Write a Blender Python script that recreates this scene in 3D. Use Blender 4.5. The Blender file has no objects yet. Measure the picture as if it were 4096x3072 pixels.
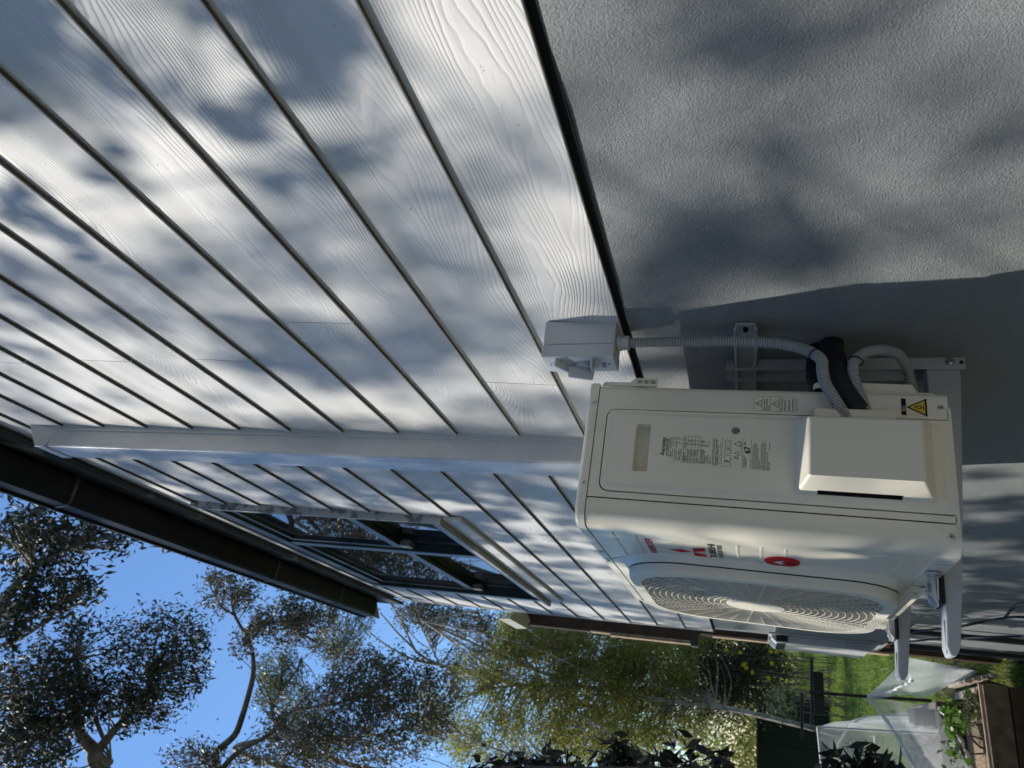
import bpy, bmesh, math, random
import numpy as np
from mathutils import Vector, Matrix

S = bpy.context.scene
COL = S.collection
random.seed(7)
rng = np.random.default_rng(11)

# ------------------------------------------------------------------ camera
CAM = np.array([0.0, 0.763, 1.249])
F_PX, YAW, PITCH, ROLL = 2894.8, -0.4508, 0.3165, -0.0018
_f = np.array([math.cos(PITCH) * math.cos(YAW), math.cos(PITCH) * math.sin(YAW), math.sin(PITCH)])
_r0 = np.array([math.sin(YAW), -math.cos(YAW), 0.0])
_u0 = np.cross(_r0, _f)
_r = math.cos(ROLL) * _r0 + math.sin(ROLL) * _u0
_u = -math.sin(ROLL) * _r0 + math.cos(ROLL) * _u0
cd = bpy.data.cameras.new('camera')
cam = bpy.data.objects.new('camera', cd)
COL.objects.link(cam)
cd.sensor_width = 36.0
cd.lens = F_PX / 4096 * 36.0
cd.clip_start, cd.clip_end = 0.02, 500
M3 = Matrix(((-_u[0], _r[0], -_f[0]), (-_u[1], _r[1], -_f[1]), (-_u[2], _r[2], -_f[2])))
cam.matrix_world = Matrix.Translation(Vector(CAM)) @ M3.to_4x4()
cd.dof.use_dof = True
cd.dof.focus_distance = 1.65
cd.dof.aperture_fstop = 7.0
S.camera = cam

# ------------------------------------------------------------------ light
SUN = Vector((0.31, 1.0, 1.23)).normalized()          # towards the sun
SUN_EL = math.asin(SUN.z)
world = bpy.data.worlds.new('World')
S.world = world
world.use_nodes = True
nt = world.node_tree
nt.nodes.clear()
sky = nt.nodes.new('ShaderNodeTexSky')
sky.sky_type = 'NISHITA'
sky.sun_disc = False
sky.sun_elevation = SUN_EL
sky.sun_rotation = math.atan2(SUN.x, SUN.y)
sky.altitude = 200
sky.air_density = 1.5
sky.dust_density = 0.0
sky.ozone_density = 9.0
bg = nt.nodes.new('ShaderNodeBackground')
bg.inputs['Strength'].default_value = 0.15
wo = nt.nodes.new('ShaderNodeOutputWorld')
nt.links.new(sky.outputs[0], bg.inputs['Color'])
nt.links.new(bg.outputs[0], wo.inputs['Surface'])
ld = bpy.data.lights.new('sun', 'SUN')
ld.energy = 4.0
ld.angle = math.radians(0.53)
ld.color = (1.0, 0.955, 0.88)
sun = bpy.data.objects.new('sun', ld)
COL.objects.link(sun)
sun.rotation_euler = (-SUN).to_track_quat('-Z', 'Y').to_euler()
S.view_settings.view_transform = 'Standard'
S.view_settings.look = 'None'
S.view_settings.gamma = 1.0
S.view_settings.exposure = 0.35
S.view_settings.use_curve_mapping = False
S.cycles.max_bounces = 8
S.cycles.transparent_max_bounces = 24

# ------------------------------------------------------------------ helpers
def ray(u, v):
    return _f + (2048 - u) / F_PX * _u + (1536 - v) / F_PX * _r

def px(u, v, x=None, y=None, z=None, d=None):
    """world point seen at photo pixel (u, v) on the plane x / y / z = const, or at distance d"""
    r = ray(u, v)
    if d is not None:
        t = d / np.linalg.norm(r)
    elif x is not None:
        t = (x - CAM[0]) / r[0]
    elif y is not None:
        t = (y - CAM[1]) / r[1]
    else:
        t = (z - CAM[2]) / r[2]
    return Vector(CAM + t * r)

def tag(o, label=None, cat=None, group=None, kind=None):
    if label: o['label'] = label
    if cat: o['category'] = cat
    if group: o['group'] = group
    if kind: o['kind'] = kind
    return o

def thing(name, label, cat, loc=(0, 0, 0), group=None, mat=None):
    o = bpy.data.objects.new(name, None)
    o.empty_display_size = 0.1
    COL.objects.link(o)
    if mat is not None: o.matrix_world = mat
    else: o.location = loc
    return tag(o, label, cat, group)

class MB:
    """collects polygons into one mesh"""
    def __init__(s): s.v = []; s.f = []; s.sm = []
    def add(s, vs, fs, smooth=False):
        b = len(s.v); s.v += [tuple(map(float, p)) for p in vs]
        for f in fs: s.f.append([i + b for i in f]); s.sm.append(smooth)
        return s
    def box(s, a, b):
        x0, y0, z0 = a; x1, y1, z1 = b
        vs = [(x0,y0,z0),(x1,y0,z0),(x1,y1,z0),(x0,y1,z0),(x0,y0,z1),(x1,y0,z1),(x1,y1,z1),(x0,y1,z1)]
        return s.add(vs, [(0,3,2,1),(4,5,6,7),(0,1,5,4),(1,2,6,5),(2,3,7,6),(3,0,4,7)])
    def prism(s, pts, off, smooth=False):
        """closed polygon pts (3D) extruded by off"""
        n = len(pts); P = [Vector(p) for p in pts]; Q = [p + Vector(off) for p in P]
        s.add(P + Q, [tuple(range(n))[::-1], tuple(range(n, 2*n))])
        return s.add(P + Q, [(i, (i+1) % n, n + (i+1) % n, n + i) for i in range(n)], smooth)
    def ring(s, A, B, smooth=False):
        n = len(A)
        return s.add(list(A) + list(B), [(i, (i+1) % n, n + (i+1) % n, n + i) for i in range(n)], smooth)
    def strip(s, A, B, smooth=False):
        n = len(A)
        return s.add(list(A) + list(B), [(i, i+1, n+i+1, n+i) for i in range(n-1)], smooth)
    def tube(s, pts, rad, n=10, caps=True, smooth=True):
        P = [Vector(p) for p in pts]; rr = rad if hasattr(rad, '__len__') else [rad]*len(P)
        rings = []; up = None
        for i, p in enumerate(P):
            t = (P[min(i+1, len(P)-1)] - P[max(i-1, 0)]).normalized()
            if up is None:
                up = t.orthogonal().normalized()
            up = (up - t * up.dot(t)).normalized()
            w = t.cross(up)
            rings.append([p + (up*math.cos(2*math.pi*k/n) + w*math.sin(2*math.pi*k/n))*rr[i] for k in range(n)])
        vs = [q for r in rings for q in r]
        fs = [(i*n+k, i*n+(k+1) % n, (i+1)*n+(k+1) % n, (i+1)*n+k) for i in range(len(P)-1) for k in range(n)]
        s.add(vs, fs, smooth)
        if caps: s.add(rings[0], [tuple(range(n))[::-1]]); s.add(rings[-1], [tuple(range(n))])
        return s
    def disc(s, c, nrm, r, h=0.0, n=20, dome=0.0):
        c = Vector(c); nrm = Vector(nrm).normalized(); a = nrm.orthogonal().normalized(); b = nrm.cross(a)
        circ = lambda rr, o: [c + nrm*o + (a*math.cos(2*math.pi*k/n) + b*math.sin(2*math.pi*k/n))*rr for k in range(n)]
        if h: s.ring(circ(r, 0), circ(r, h))
        if dome:
            s.ring(circ(r, h), circ(r*.7, h+dome*.7), True); s.add(circ(r*.7, h+dome*.7), [tuple(range(n))])
        else: s.add(circ(r, h), [tuple(range(n))])
        return s
    def build(s, name, mat, parent=None, bevel=0.0, seg=2, ang=35):
        me = bpy.data.meshes.new(name); me.from_pydata(s.v, [], s.f); me.update()
        if any(s.sm): me.polygons.foreach_set('use_smooth', s.sm)
        bm = bmesh.new(); bm.from_mesh(me); bmesh.ops.recalc_face_normals(bm, faces=bm.faces); bm.to_mesh(me); bm.free()
        o = bpy.data.objects.new(name, me)
        if mat: me.materials.append(mat)
        COL.objects.link(o)
        if parent: o.parent = parent
        if bevel:
            m = o.modifiers.new('bevel', 'BEVEL'); m.width = bevel; m.segments = seg
            m.limit_method = 'ANGLE'; m.angle_limit = math.radians(ang); m.harden_normals = False
            bm = bmesh.new(); bm.from_mesh(me); bmesh.ops.remove_doubles(bm, verts=bm.verts, dist=1e-5)
            bmesh.ops.recalc_face_normals(bm, faces=bm.faces); bm.to_mesh(me); bm.free()
        return o

def copy_under(o, parent, loc=None):
    c = o.copy(); COL.objects.link(c); c.parent = parent
    if loc is not None: c.location = loc
    for ch in [k for k in bpy.data.objects if k.parent == o]:
        copy_under(ch, c)
    return c

def spline(pts, n=12):
    """Catmull-Rom through pts"""
    P = [np.array(p, float) for p in pts]; P = [2*P[0]-P[1]] + P + [2*P[-1]-P[-2]]; out = []
    for i in range(1, len(P)-2):
        for k in range(n):
            t = k/n; a, b, c, d = P[i-1:i+3]
            out.append(.5*((2*b) + (c-a)*t + (2*a-5*b+4*c-d)*t*t + (3*b-a-3*c+d)*t**3))
    out.append(P[-2]); return [Vector(p) for p in out]

def rrect(x0, x1, y0, y1, r, n=6):
    """rounded rectangle, counter-clockwise, 4*(n+1) points; r may be one value or four (bl, br, tr, tl)"""
    rr = r if hasattr(r, '__len__') else (r,)*4
    out = []
    for (cx, cy, a0, q) in ((x0, y0, 180, 0), (x1, y0, 270, 1), (x1, y1, 0, 2), (x0, y1, 90, 3)):
        R = max(rr[q], 1e-5); sx = 1 if cx == x0 else -1; sy = 1 if cy == y0 else -1
        for k in range(n+1):
            a = math.radians(a0 + 90*k/n)
            out.append((cx + sx*R + R*math.cos(a), cy + sy*R + R*math.sin(a)))
    return out

# ------------------------------------------------------------------ materials
def mat(name, col, rough=0.5, spec=0.5, metal=0.0, bump=None, vary=None, coat=0.0, trans=0.0):
    m = bpy.data.materials.new(name); m.use_nodes = True
    t = m.node_tree; b = t.nodes['Principled BSDF']
    b.inputs['Base Color'].default_value = (*col, 1); b.inputs['Roughness'].default_value = rough
    b.inputs['Specular IOR Level'].default_value = spec; b.inputs['Metallic'].default_value = metal
    b.inputs['Coat Weight'].default_value = coat; b.inputs['Coat Roughness'].default_value = .12
    tc = t.nodes.new('ShaderNodeTexCoord')
    if vary:   # (scale, amount, detail)
        n = t.nodes.new('ShaderNodeTexNoise'); n.inputs['Scale'].default_value = vary[0]; n.inputs['Detail'].default_value = 5
        t.links.new(tc.outputs['Object'], n.inputs['Vector'])
        r = t.nodes.new('ShaderNodeMapRange'); r.inputs[1].default_value = .3; r.inputs[2].default_value = .7
        r.inputs[3].default_value = 1 - vary[1]; r.inputs[4].default_value = 1 + vary[1]
        t.links.new(n.outputs['Fac'], r.inputs[0])
        mx = t.nodes.new('ShaderNodeVectorMath'); mx.operation = 'SCALE'; mx.inputs[0].default_value = col
        t.links.new(r.outputs[0], mx.inputs['Scale']); t.links.new(mx.outputs[0], b.inputs['Base Color'])
    if bump:   # (scale, distance)
        n = t.nodes.new('ShaderNodeTexNoise'); n.inputs['Scale'].default_value = bump[0]; n.inputs['Detail'].default_value = 4
        t.links.new(tc.outputs['Object'], n.inputs['Vector'])
        bp = t.nodes.new('ShaderNodeBump'); bp.inputs['Distance'].default_value = bump[1]; bp.inputs['Strength'].default_value = 1
        t.links.new(n.outputs['Fac'], bp.inputs['Height']); t.links.new(bp.outputs[0], b.inputs['Normal'])
    return m

def N(t, typ, **kw):
    n = t.nodes.new(typ)
    for k, v in kw.items():
        if k.startswith('i_'): n.inputs[k[2:]].default_value = v
        else: setattr(n, k, v)
    return n

def board_mat():
    """painted fibre-cement board with an embossed cedar grain"""
    m = bpy.data.materials.new('weatherboard_paint'); m.use_nodes = True; t = m.node_tree; L = t.links.new
    b = t.nodes['Principled BSDF']; b.inputs['Roughness'].default_value = .48; b.inputs['Specular IOR Level'].default_value = .4
    tc = N(t, 'ShaderNodeTexCoord'); oi = N(t, 'ShaderNodeObjectInfo')
    off = N(t, 'ShaderNodeMath', operation='MULTIPLY'); off.inputs[1].default_value = 37.0; L(oi.outputs['Random'], off.inputs[0])
    cb = N(t, 'ShaderNodeCombineXYZ'); L(off.outputs[0], cb.inputs[0]); L(off.outputs[0], cb.inputs[1])
    ad = N(t, 'ShaderNodeVectorMath', operation='ADD'); L(tc.outputs['Object'], ad.inputs[0]); L(cb.outputs[0], ad.inputs[1])
    # big slow waves give the cathedral figure, small ones the wobble of each line
    m1 = N(t, 'ShaderNodeMapping'); m1.inputs['Scale'].default_value = (1.5, .3, 6.5); L(ad.outputs[0], m1.inputs[0])
    n1 = N(t, 'ShaderNodeTexNoise', i_Scale=1.0, i_Detail=1.2, i_Roughness=.4); L(m1.outputs[0], n1.inputs['Vector'])
    m2 = N(t, 'ShaderNodeMapping'); m2.inputs['Scale'].default_value = (14, 1, 40); L(ad.outputs[0], m2.inputs[0])
    n2 = N(t, 'ShaderNodeTexNoise', i_Scale=1.0, i_Detail=2.0); L(m2.outputs[0], n2.inputs['Vector'])
    sx = N(t, 'ShaderNodeSeparateXYZ'); L(ad.outputs[0], sx.inputs[0])
    a1 = N(t, 'ShaderNodeMath', operation='MULTIPLY'); a1.inputs[1].default_value = 30.0; L(n1.outputs['Fac'], a1.inputs[0])
    a2 = N(t, 'ShaderNodeMath', operation='MULTIPLY'); a2.inputs[1].default_value = 1.1; L(n2.outputs['Fac'], a2.inputs[0])
    a3 = N(t, 'ShaderNodeMath', operation='MULTIPLY'); a3.inputs[1].default_value = 118.0; L(sx.outputs[2], a3.inputs[0])
    s1 = N(t, 'ShaderNodeMath', operation='ADD'); L(a1.outputs[0], s1.inputs[0]); L(a2.outputs[0], s1.inputs[1])
    s2 = N(t, 'ShaderNodeMath', operation='ADD'); L(s1.outputs[0], s2.inputs[0]); L(a3.outputs[0], s2.inputs[1])
    fr = N(t, 'ShaderNodeMath', operation='FRACT'); L(s2.outputs[0], fr.inputs[0])
    # narrow groove with a steep and a gentle side
    rp = N(t, 'ShaderNodeValToRGB'); cr = rp.color_ramp; cr.elements[0].position = 0; cr.elements[0].color = (0, 0, 0, 1)
    cr.elements[1].position = 1; cr.elements[1].color = (.55, .55, .55, 1)
    for p, c in ((.10, .25), (.30, .95), (.7, 1.0), (.93, .55)):
        e = cr.elements.new(p); e.color = (c, c, c, 1)
    cr.elements[-1].color = (0, 0, 0, 1)
    L(fr.outputs[0], rp.inputs[0])
    # strength of the emboss varies over the board
    m3 = N(t, 'ShaderNodeMapping'); m3.inputs['Scale'].default_value = (2.2, 1, 11); L(ad.outputs[0], m3.inputs[0])
    n3 = N(t, 'ShaderNodeTexNoise', i_Scale=1.0, i_Detail=2.0); L(m3.outputs[0], n3.inputs['Vector'])
    mr = N(t, 'ShaderNodeMapRange'); mr.inputs[1].default_value = .35; mr.inputs[2].default_value = .65; mr.inputs[3].default_value = .35; mr.inputs[4].default_value = 1.0
    L(n3.outputs['Fac'], mr.inputs[0])
    hm = N(t, 'ShaderNodeMath', operation='MULTIPLY'); L(rp.outputs[0], hm.inputs[0]); L(mr.outputs[0], hm.inputs[1])
    nf = N(t, 'ShaderNodeTexNoise', i_Scale=260.0, i_Detail=3.0); L(tc.outputs['Object'], nf.inputs['Vector'])
    hf = N(t, 'ShaderNodeMath', operation='MULTIPLY'); hf.inputs[1].default_value = .12; L(nf.outputs['Fac'], hf.inputs[0])
    hs = N(t, 'ShaderNodeMath', operation='ADD'); L(hm.outputs[0], hs.inputs[0]); L(hf.outputs[0], hs.inputs[1])
    bp = N(t, 'ShaderNodeBump'); bp.inputs['Distance'].default_value = .0012; bp.inputs['Strength'].default_value = 1.0
    L(hs.outputs[0], bp.inputs['Height']); L(bp.outputs[0], b.inputs['Normal'])
    n4 = N(t, 'ShaderNodeTexNoise', i_Scale=2.3, i_Detail=5.0); L(tc.outputs['Object'], n4.inputs['Vector'])
    c4 = N(t, 'ShaderNodeMix', data_type='RGBA'); c4.inputs[6].default_value = (.63, .615, .585, 1); c4.inputs[7].default_value = (.69, .675, .64, 1)
    L(n4.outputs['Fac'], c4.inputs[0])
    n5 = N(t, 'ShaderNodeTexNoise', i_Scale=95.0, i_Detail=1.0); L(tc.outputs['Object'], n5.inputs['Vector'])
    n6 = N(t, 'ShaderNodeTexNoise', i_Scale=3.0, i_Detail=3.0); L(tc.outputs['Object'], n6.inputs['Vector'])
    sk = N(t, 'ShaderNodeMapRange'); sk.inputs[1].default_value = .775; sk.inputs[2].default_value = .80; sk.inputs[3].default_value = 1.0; sk.inputs[4].default_value = .6
    L(n5.outputs['Fac'], sk.inputs[0])
    du = N(t, 'ShaderNodeMapRange'); du.inputs[1].default_value = .35; du.inputs[2].default_value = .7; du.inputs[3].default_value = 1.03; du.inputs[4].default_value = .92
    L(n6.outputs['Fac'], du.inputs[0])
    mu = N(t, 'ShaderNodeMath', operation='MULTIPLY'); L(sk.outputs[0], mu.inputs[0]); L(du.outputs[0], mu.inputs[1])
    vs_ = N(t, 'ShaderNodeVectorMath', operation='SCALE'); L(c4.outputs[2], vs_.inputs[0]); L(mu.outputs[0], vs_.inputs['Scale'])
    L(vs_.outputs[0], b.inputs['Base Color'])
    return m

def render_mat():
    """dark painted sand render"""
    m = bpy.data.materials.new('render_paint'); m.use_nodes = True; t = m.node_tree; L = t.links.new
    b = t.nodes['Principled BSDF']; b.inputs['Roughness'].default_value = .46; b.inputs['Specular IOR Level'].default_value = .8
    tc = N(t, 'ShaderNodeTexCoord')
    na = N(t, 'ShaderNodeTexNoise', i_Scale=330.0, i_Detail=3.0, i_Roughness=.65); L(tc.outputs['Object'], na.inputs['Vector'])
    nb = N(t, 'ShaderNodeTexNoise', i_Scale=9.0, i_Detail=4.0, i_Roughness=.55); L(tc.outputs['Object'], nb.inputs['Vector'])
    nc = N(t, 'ShaderNodeTexNoise', i_Scale=420.0, i_Detail=2.0); L(tc.outputs['Object'], nc.inputs['Vector'])
    f1 = N(t, 'ShaderNodeMath', operation='MULTIPLY'); f1.inputs[1].default_value = .75; L(na.outputs['Fac'], f1.inputs[0])
    f2 = N(t, 'ShaderNodeMath', operation='MULTIPLY_ADD'); f2.inputs[1].default_value = 1.1; L(nb.outputs['Fac'], f2.inputs[0]); L(f1.outputs[0], f2.inputs[2])
    f3 = N(t, 'ShaderNodeMath', operation='MULTIPLY_ADD'); f3.inputs[1].default_value = .22; L(nc.outputs['Fac'], f3.inputs[0]); L(f2.outputs[0], f3.inputs[2])
    bp = N(t, 'ShaderNodeBump'); bp.inputs['Distance'].default_value = .0052; bp.inputs['Strength'].default_value = 1.0
    L(f3.outputs[0], bp.inputs['Height']); L(bp.outputs[0], b.inputs['Normal'])
    c = N(t, 'ShaderNodeMix', data_type='RGBA'); c.inputs[6].default_value = (.190, .201, .198, 1); c.inputs[7].default_value = (.258, .270, .264, 1)
    L(nb.outputs['Fac'], c.inputs[0])
    nd = N(t, 'ShaderNodeTexNoise', i_Scale=2.6, i_Detail=6.0, i_Roughness=.62); L(tc.outputs['Object'], nd.inputs['Vector'])
    dr = N(t, 'ShaderNodeMapRange'); dr.inputs[1].default_value = .3; dr.inputs[2].default_value = .7; dr.inputs[3].default_value = .82; dr.inputs[4].default_value = 1.2
    L(nd.outputs['Fac'], dr.inputs[0])
    ne = N(t, 'ShaderNodeTexNoise', i_Scale=120.0, i_Detail=2.0); L(tc.outputs['Object'], ne.inputs['Vector'])
    er = N(t, 'ShaderNodeMapRange'); er.inputs[1].default_value = .35; er.inputs[2].default_value = .65; er.inputs[3].default_value = .94; er.inputs[4].default_value = 1.06
    L(ne.outputs['Fac'], er.inputs[0])
    mu = N(t, 'ShaderNodeMath', operation='MULTIPLY'); L(dr.outputs[0], mu.inputs[0]); L(er.outputs[0], mu.inputs[1])
    vs_ = N(t, 'ShaderNodeVectorMath', operation='SCALE'); L(c.outputs[2], vs_.inputs[0]); L(mu.outputs[0], vs_.inputs['Scale'])
    L(vs_.outputs[0], b.inputs['Base Color'])
    return m

def leaf_mat(name, cols, rough=.4, trans=.35, spec=.5):
    m = bpy.data.materials.new(name); m.use_nodes = True; t = m.node_tree; L = t.links.new
    b = t.nodes['Principled BSDF']; b.inputs['Roughness'].default_value = rough; b.inputs['Specular IOR Level'].default_value = spec
    g = N(t, 'ShaderNodeNewGeometry'); rp = N(t, 'ShaderNodeValToRGB'); cr = rp.color_ramp
    cr.elements[0].color = (*cols[0], 1); cr.elements[1].color = (*cols[-1], 1)
    for i, c in enumerate(cols[1:-1]): cr.elements.new((i+1)/(len(cols)-1)).color = (*c, 1)
    L(g.outputs['Random Per Island'], rp.inputs[0]); L(rp.outputs[0], b.inputs['Base Color'])
    tr = N(t, 'ShaderNodeBsdfTranslucent'); L(rp.outputs[0], tr.inputs['Color'])
    mx = N(t, 'ShaderNodeMixShader'); mx.inputs[0].default_value = trans
    L(b.outputs[0], mx.inputs[1]); L(tr.outputs[0], mx.inputs[2])
    L(mx.outputs[0], t.nodes['Material Output'].inputs['Surface'])
    return m

def bark_mat(name, c0, c1, scale=6):
    m = bpy.data.materials.new(name); m.use_nodes = True; t = m.node_tree; L = t.links.new
    b = t.nodes['Principled BSDF']; b.inputs['Roughness'].default_value = .75
    tc = N(t, 'ShaderNodeTexCoord'); n = N(t, 'ShaderNodeTexNoise', i_Scale=float(scale), i_Detail=5.0); L(tc.outputs['Object'], n.inputs['Vector'])
    mr = N(t, 'ShaderNodeMapRange'); mr.inputs[1].default_value = .4; mr.inputs[2].default_value = .6; L(n.outputs['Fac'], mr.inputs[0])
    c = N(t, 'ShaderNodeMix', data_type='RGBA'); c.inputs[6].default_value = (*c0, 1); c.inputs[7].default_value = (*c1, 1)
    L(mr.outputs[0], c.inputs[0]); L(c.outputs[2], b.inputs['Base Color'])
    return m

def net_mat(name, cell=.012, cover=.35, col=(.75, .76, .78)):
    m = bpy.data.materials.new(name); m.use_nodes = True; t = m.node_tree; L = t.links.new
    out = t.nodes['Material Output']; t.nodes.remove(t.nodes['Principled BSDF'])
    uv = N(t, 'ShaderNodeUVMap'); sx = N(t, 'ShaderNodeSeparateXYZ'); L(uv.outputs[0], sx.inputs[0])
    fs = []
    for k, (p, q) in enumerate(((1, 1), (1, -1))):
        a = N(t, 'ShaderNodeMath', operation='MULTIPLY'); a.inputs[1].default_value = q; L(sx.outputs[1], a.inputs[0])
        s = N(t, 'ShaderNodeMath', operation='ADD'); L(sx.outputs[0], s.inputs[0]); L(a.outputs[0], s.inputs[1])
        d = N(t, 'ShaderNodeMath', operation='DIVIDE'); d.inputs[1].default_value = cell*1.414; L(s.outputs[0], d.inputs[0])
        f = N(t, 'ShaderNodeMath', operation='FRACT'); L(d.outputs[0], f.inputs[0])
        c = N(t, 'ShaderNodeMath', operation='LESS_THAN'); c.inputs[1].default_value = cover; L(f.outputs[0], c.inputs[0]); fs.append(c)
    mxm = N(t, 'ShaderNodeMath', operation='MAXIMUM'); L(fs[0].outputs[0], mxm.inputs[0]); L(fs[1].outputs[0], mxm.inputs[1])
    d1 = N(t, 'ShaderNodeBsdfDiffuse'); d1.inputs[0].default_value = (*col, 1)
    t1 = N(t, 'ShaderNodeBsdfTranslucent'); t1.inputs[0].default_value = (*col, 1)
    m1 = N(t, 'ShaderNodeMixShader'); m1.inputs[0].default_value = .5; L(d1.outputs[0], m1.inputs[1]); L(t1.outputs[0], m1.inputs[2])
    tp = N(t, 'ShaderNodeBsdfTransparent'); m2 = N(t, 'ShaderNodeMixShader'); L(mxm.outputs[0], m2.inputs[0]); L(tp.outputs[0], m2.inputs[1]); L(m1.outputs[0], m2.inputs[2])
    L(m2.outputs[0], out.inputs['Surface'])
    return m

def patch_mat(name, c0, c1, scale, lo=.45, hi=.55, rough=.6):
    """paint worn to another colour in patches"""
    m = bpy.data.materials.new(name); m.use_nodes = True; t = m.node_tree; L = t.links.new
    b = t.nodes['Principled BSDF']; b.inputs['Roughness'].default_value = rough
    tc = N(t, 'ShaderNodeTexCoord'); n = N(t, 'ShaderNodeTexNoise', i_Scale=float(scale), i_Detail=4.0); L(tc.outputs['Object'], n.inputs['Vector'])
    mr = N(t, 'ShaderNodeMapRange'); mr.inputs[1].default_value = lo; mr.inputs[2].default_value = hi; L(n.outputs['Fac'], mr.inputs[0])
    c = N(t, 'ShaderNodeMix', data_type='RGBA'); c.inputs[6].default_value = (*c0, 1); c.inputs[7].default_value = (*c1, 1)
    L(mr.outputs[0], c.inputs[0]); L(c.outputs[2], b.inputs['Base Color'])
    return m

MT = dict(
    board=board_mat(), render=render_mat(), under_shade=mat('shaded_underside', (.08, .078, .072), .8, .2, vary=(15, .3)),
    duct=mat('duct_plastic', (.54, .55, .555), .38, .5, vary=(3, .03)),
    cream=mat('cream_enamel', (.73, .69, .57), .28, .45, coat=.2, vary=(2.5, .02)),
    cream_plastic=mat('cream_plastic', (.73, .69, .57), .42, .4, bump=(900, .00012)),
    grille=mat('grille_plastic', (.74, .70, .58), .42, .4),
    cavity=mat('shroud_plastic', (.035, .031, .026), .7, .2),
    dark=mat('dark_cavity', (.02, .02, .02), .7, .3),
    seam=mat('seam_black', (.012, .012, .012), .8, .2),
    fan=mat('fan_plastic', (.10, .10, .10), .5, .4),
    steel=mat('zinc_screw', (.55, .54, .52), .28, .5, 1.0),
    galv=mat('bracket_paint', (.42, .44, .46), .42, .45, vary=(20, .04)),
    foot=mat('galvanised_foot', (.62, .63, .62), .35, .5, .7, vary=(30, .15)),
    rubber=mat('black_rubber', (.012, .012, .013), .6, .3),
    conduit=mat('grey_conduit', (.36, .37, .355), .5, .3),
    isolator=mat('isolator_grey', (.46, .49, .51), .36, .45, bump=(700, .0001)),
    red=mat('red_print', (.50, .012, .018), .6, .12),
    darkred=mat('dark_red_print', (.16, .006, .010), .6, .12),
    black=mat('black_print', (.010, .010, .011), .6, .12),
    white=mat('white_print', (.75, .76, .76), .4, .4),
    yellow=mat('yellow_print', (.62, .44, .04), .45, .4),
    label=mat('label_film', (.73, .685, .545), .3, .45),
    foam=mat('black_insulation', (.014, .015, .02), .55, .35, bump=(60, .0012)),
    gutter=mat('dark_gutter', (.006, .007, .0066), .5, .2, vary=(9, .35)),
    gutter_strap=patch_mat('stained_strap', (.12, .11, .085), (.05, .05, .04), 30),
    fascia=patch_mat('peeling_fascia', (.028, .034, .034), (.16, .16, .14), 5, .60, .63),
    window=mat('dark_window_paint', (.022, .033, .034), .3, .5, vary=(12, .2)),
    worn=patch_mat('worn_white_paint', (.40, .41, .41), (.13, .14, .15), 20, .46, .60),
    sillpaint=mat('sill_paint', (.33, .33, .32), .5, .4, vary=(14, .2)),
    horn=mat('worn_horn', (.17, .18, .18), .5, .4),
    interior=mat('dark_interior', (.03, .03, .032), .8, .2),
    brown=mat('dark_brown_timber', (.06, .036, .024), .7, .3, vary=(12, .3)),
    tansleeper=mat('tan_sleeper', (.16, .11, .075), .75, .3, vary=(14, .35), bump=(30, .003)),
    pale=mat('pale_timber', (.42, .31, .20), .7, .3, vary=(14, .25)),
    rawtimber=mat('weathered_timber', (.36, .30, .24), .75, .3, vary=(22, .3), bump=(40, .002)),
    creamgut=mat('cream_gutter', (.55, .52, .42), .45, .4, vary=(9, .12)),
    hwu=mat('water_heater_case', (.40, .42, .43), .4, .45, vary=(6, .05)),
    hwu_light=mat('water_heater_front', (.52, .53, .52), .35, .45, vary=(6, .05)),
    lawn=mat('lawn', (.11, .17, .03), .9, .2, vary=(3, .35), bump=(60, .03)),
    ground=mat('ground_soil', (.075, .062, .035), .95, .2, vary=(2.2, .45), bump=(25, .03)),
    path=mat('bounce_concrete', (.50, .47, .41), .85, .3, vary=(5, .12), bump=(80, .002)),
    mulch=mat('straw_mulch', (.34, .25, .16), .9, .2, vary=(60, .4), bump=(90, .02)),
    fence=mat('green_steel_fence', (.022, .034, .024), .5, .4, vary=(2, .1)),
    blackmetal=mat('black_metal', (.012, .012, .012), .35, .5),
    whitepole=mat('white_pole', (.72, .73, .72), .45, .4),
    copper=mat('copper_pipe', (.55, .22, .10), .35, .5, .6),
    pot=mat('dark_pot', (.05, .055, .06), .6, .4),
    roof=mat('roof_sheet', (.10, .11, .115), .4, .4),
    bark_white=bark_mat('pale_gum_bark', (.34, .31, .26), (.16, .13, .10), 5),
    bark_grey=bark_mat('grey_bark', (.16, .13, .105), (.08, .065, .05), 8),
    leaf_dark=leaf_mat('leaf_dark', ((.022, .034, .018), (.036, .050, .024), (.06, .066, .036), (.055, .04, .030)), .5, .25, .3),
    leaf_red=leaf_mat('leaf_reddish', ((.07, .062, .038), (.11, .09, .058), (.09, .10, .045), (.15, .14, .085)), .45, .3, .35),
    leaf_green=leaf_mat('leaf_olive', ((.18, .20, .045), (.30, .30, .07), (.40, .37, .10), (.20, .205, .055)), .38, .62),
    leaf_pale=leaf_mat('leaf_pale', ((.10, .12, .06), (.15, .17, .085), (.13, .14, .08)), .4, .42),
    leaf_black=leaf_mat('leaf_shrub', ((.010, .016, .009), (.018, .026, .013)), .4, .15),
    leaf_bright=leaf_mat('leaf_bright', ((.10, .20, .03), (.16, .28, .05), (.08, .16, .03)), .4, .45),
    grass=leaf_mat('grass_blade', ((.16, .24, .035), (.24, .32, .06), (.30, .30, .09)), .6, .4, .2),
    flower=mat('yellow_flower', (.75, .50, .02), .5, .3),
    net=net_mat('white_net', .009, .20, (.85, .86, .87)), net_dense=net_mat('white_net_dense', .009, .36, (.88, .89, .90)),
)
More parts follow.
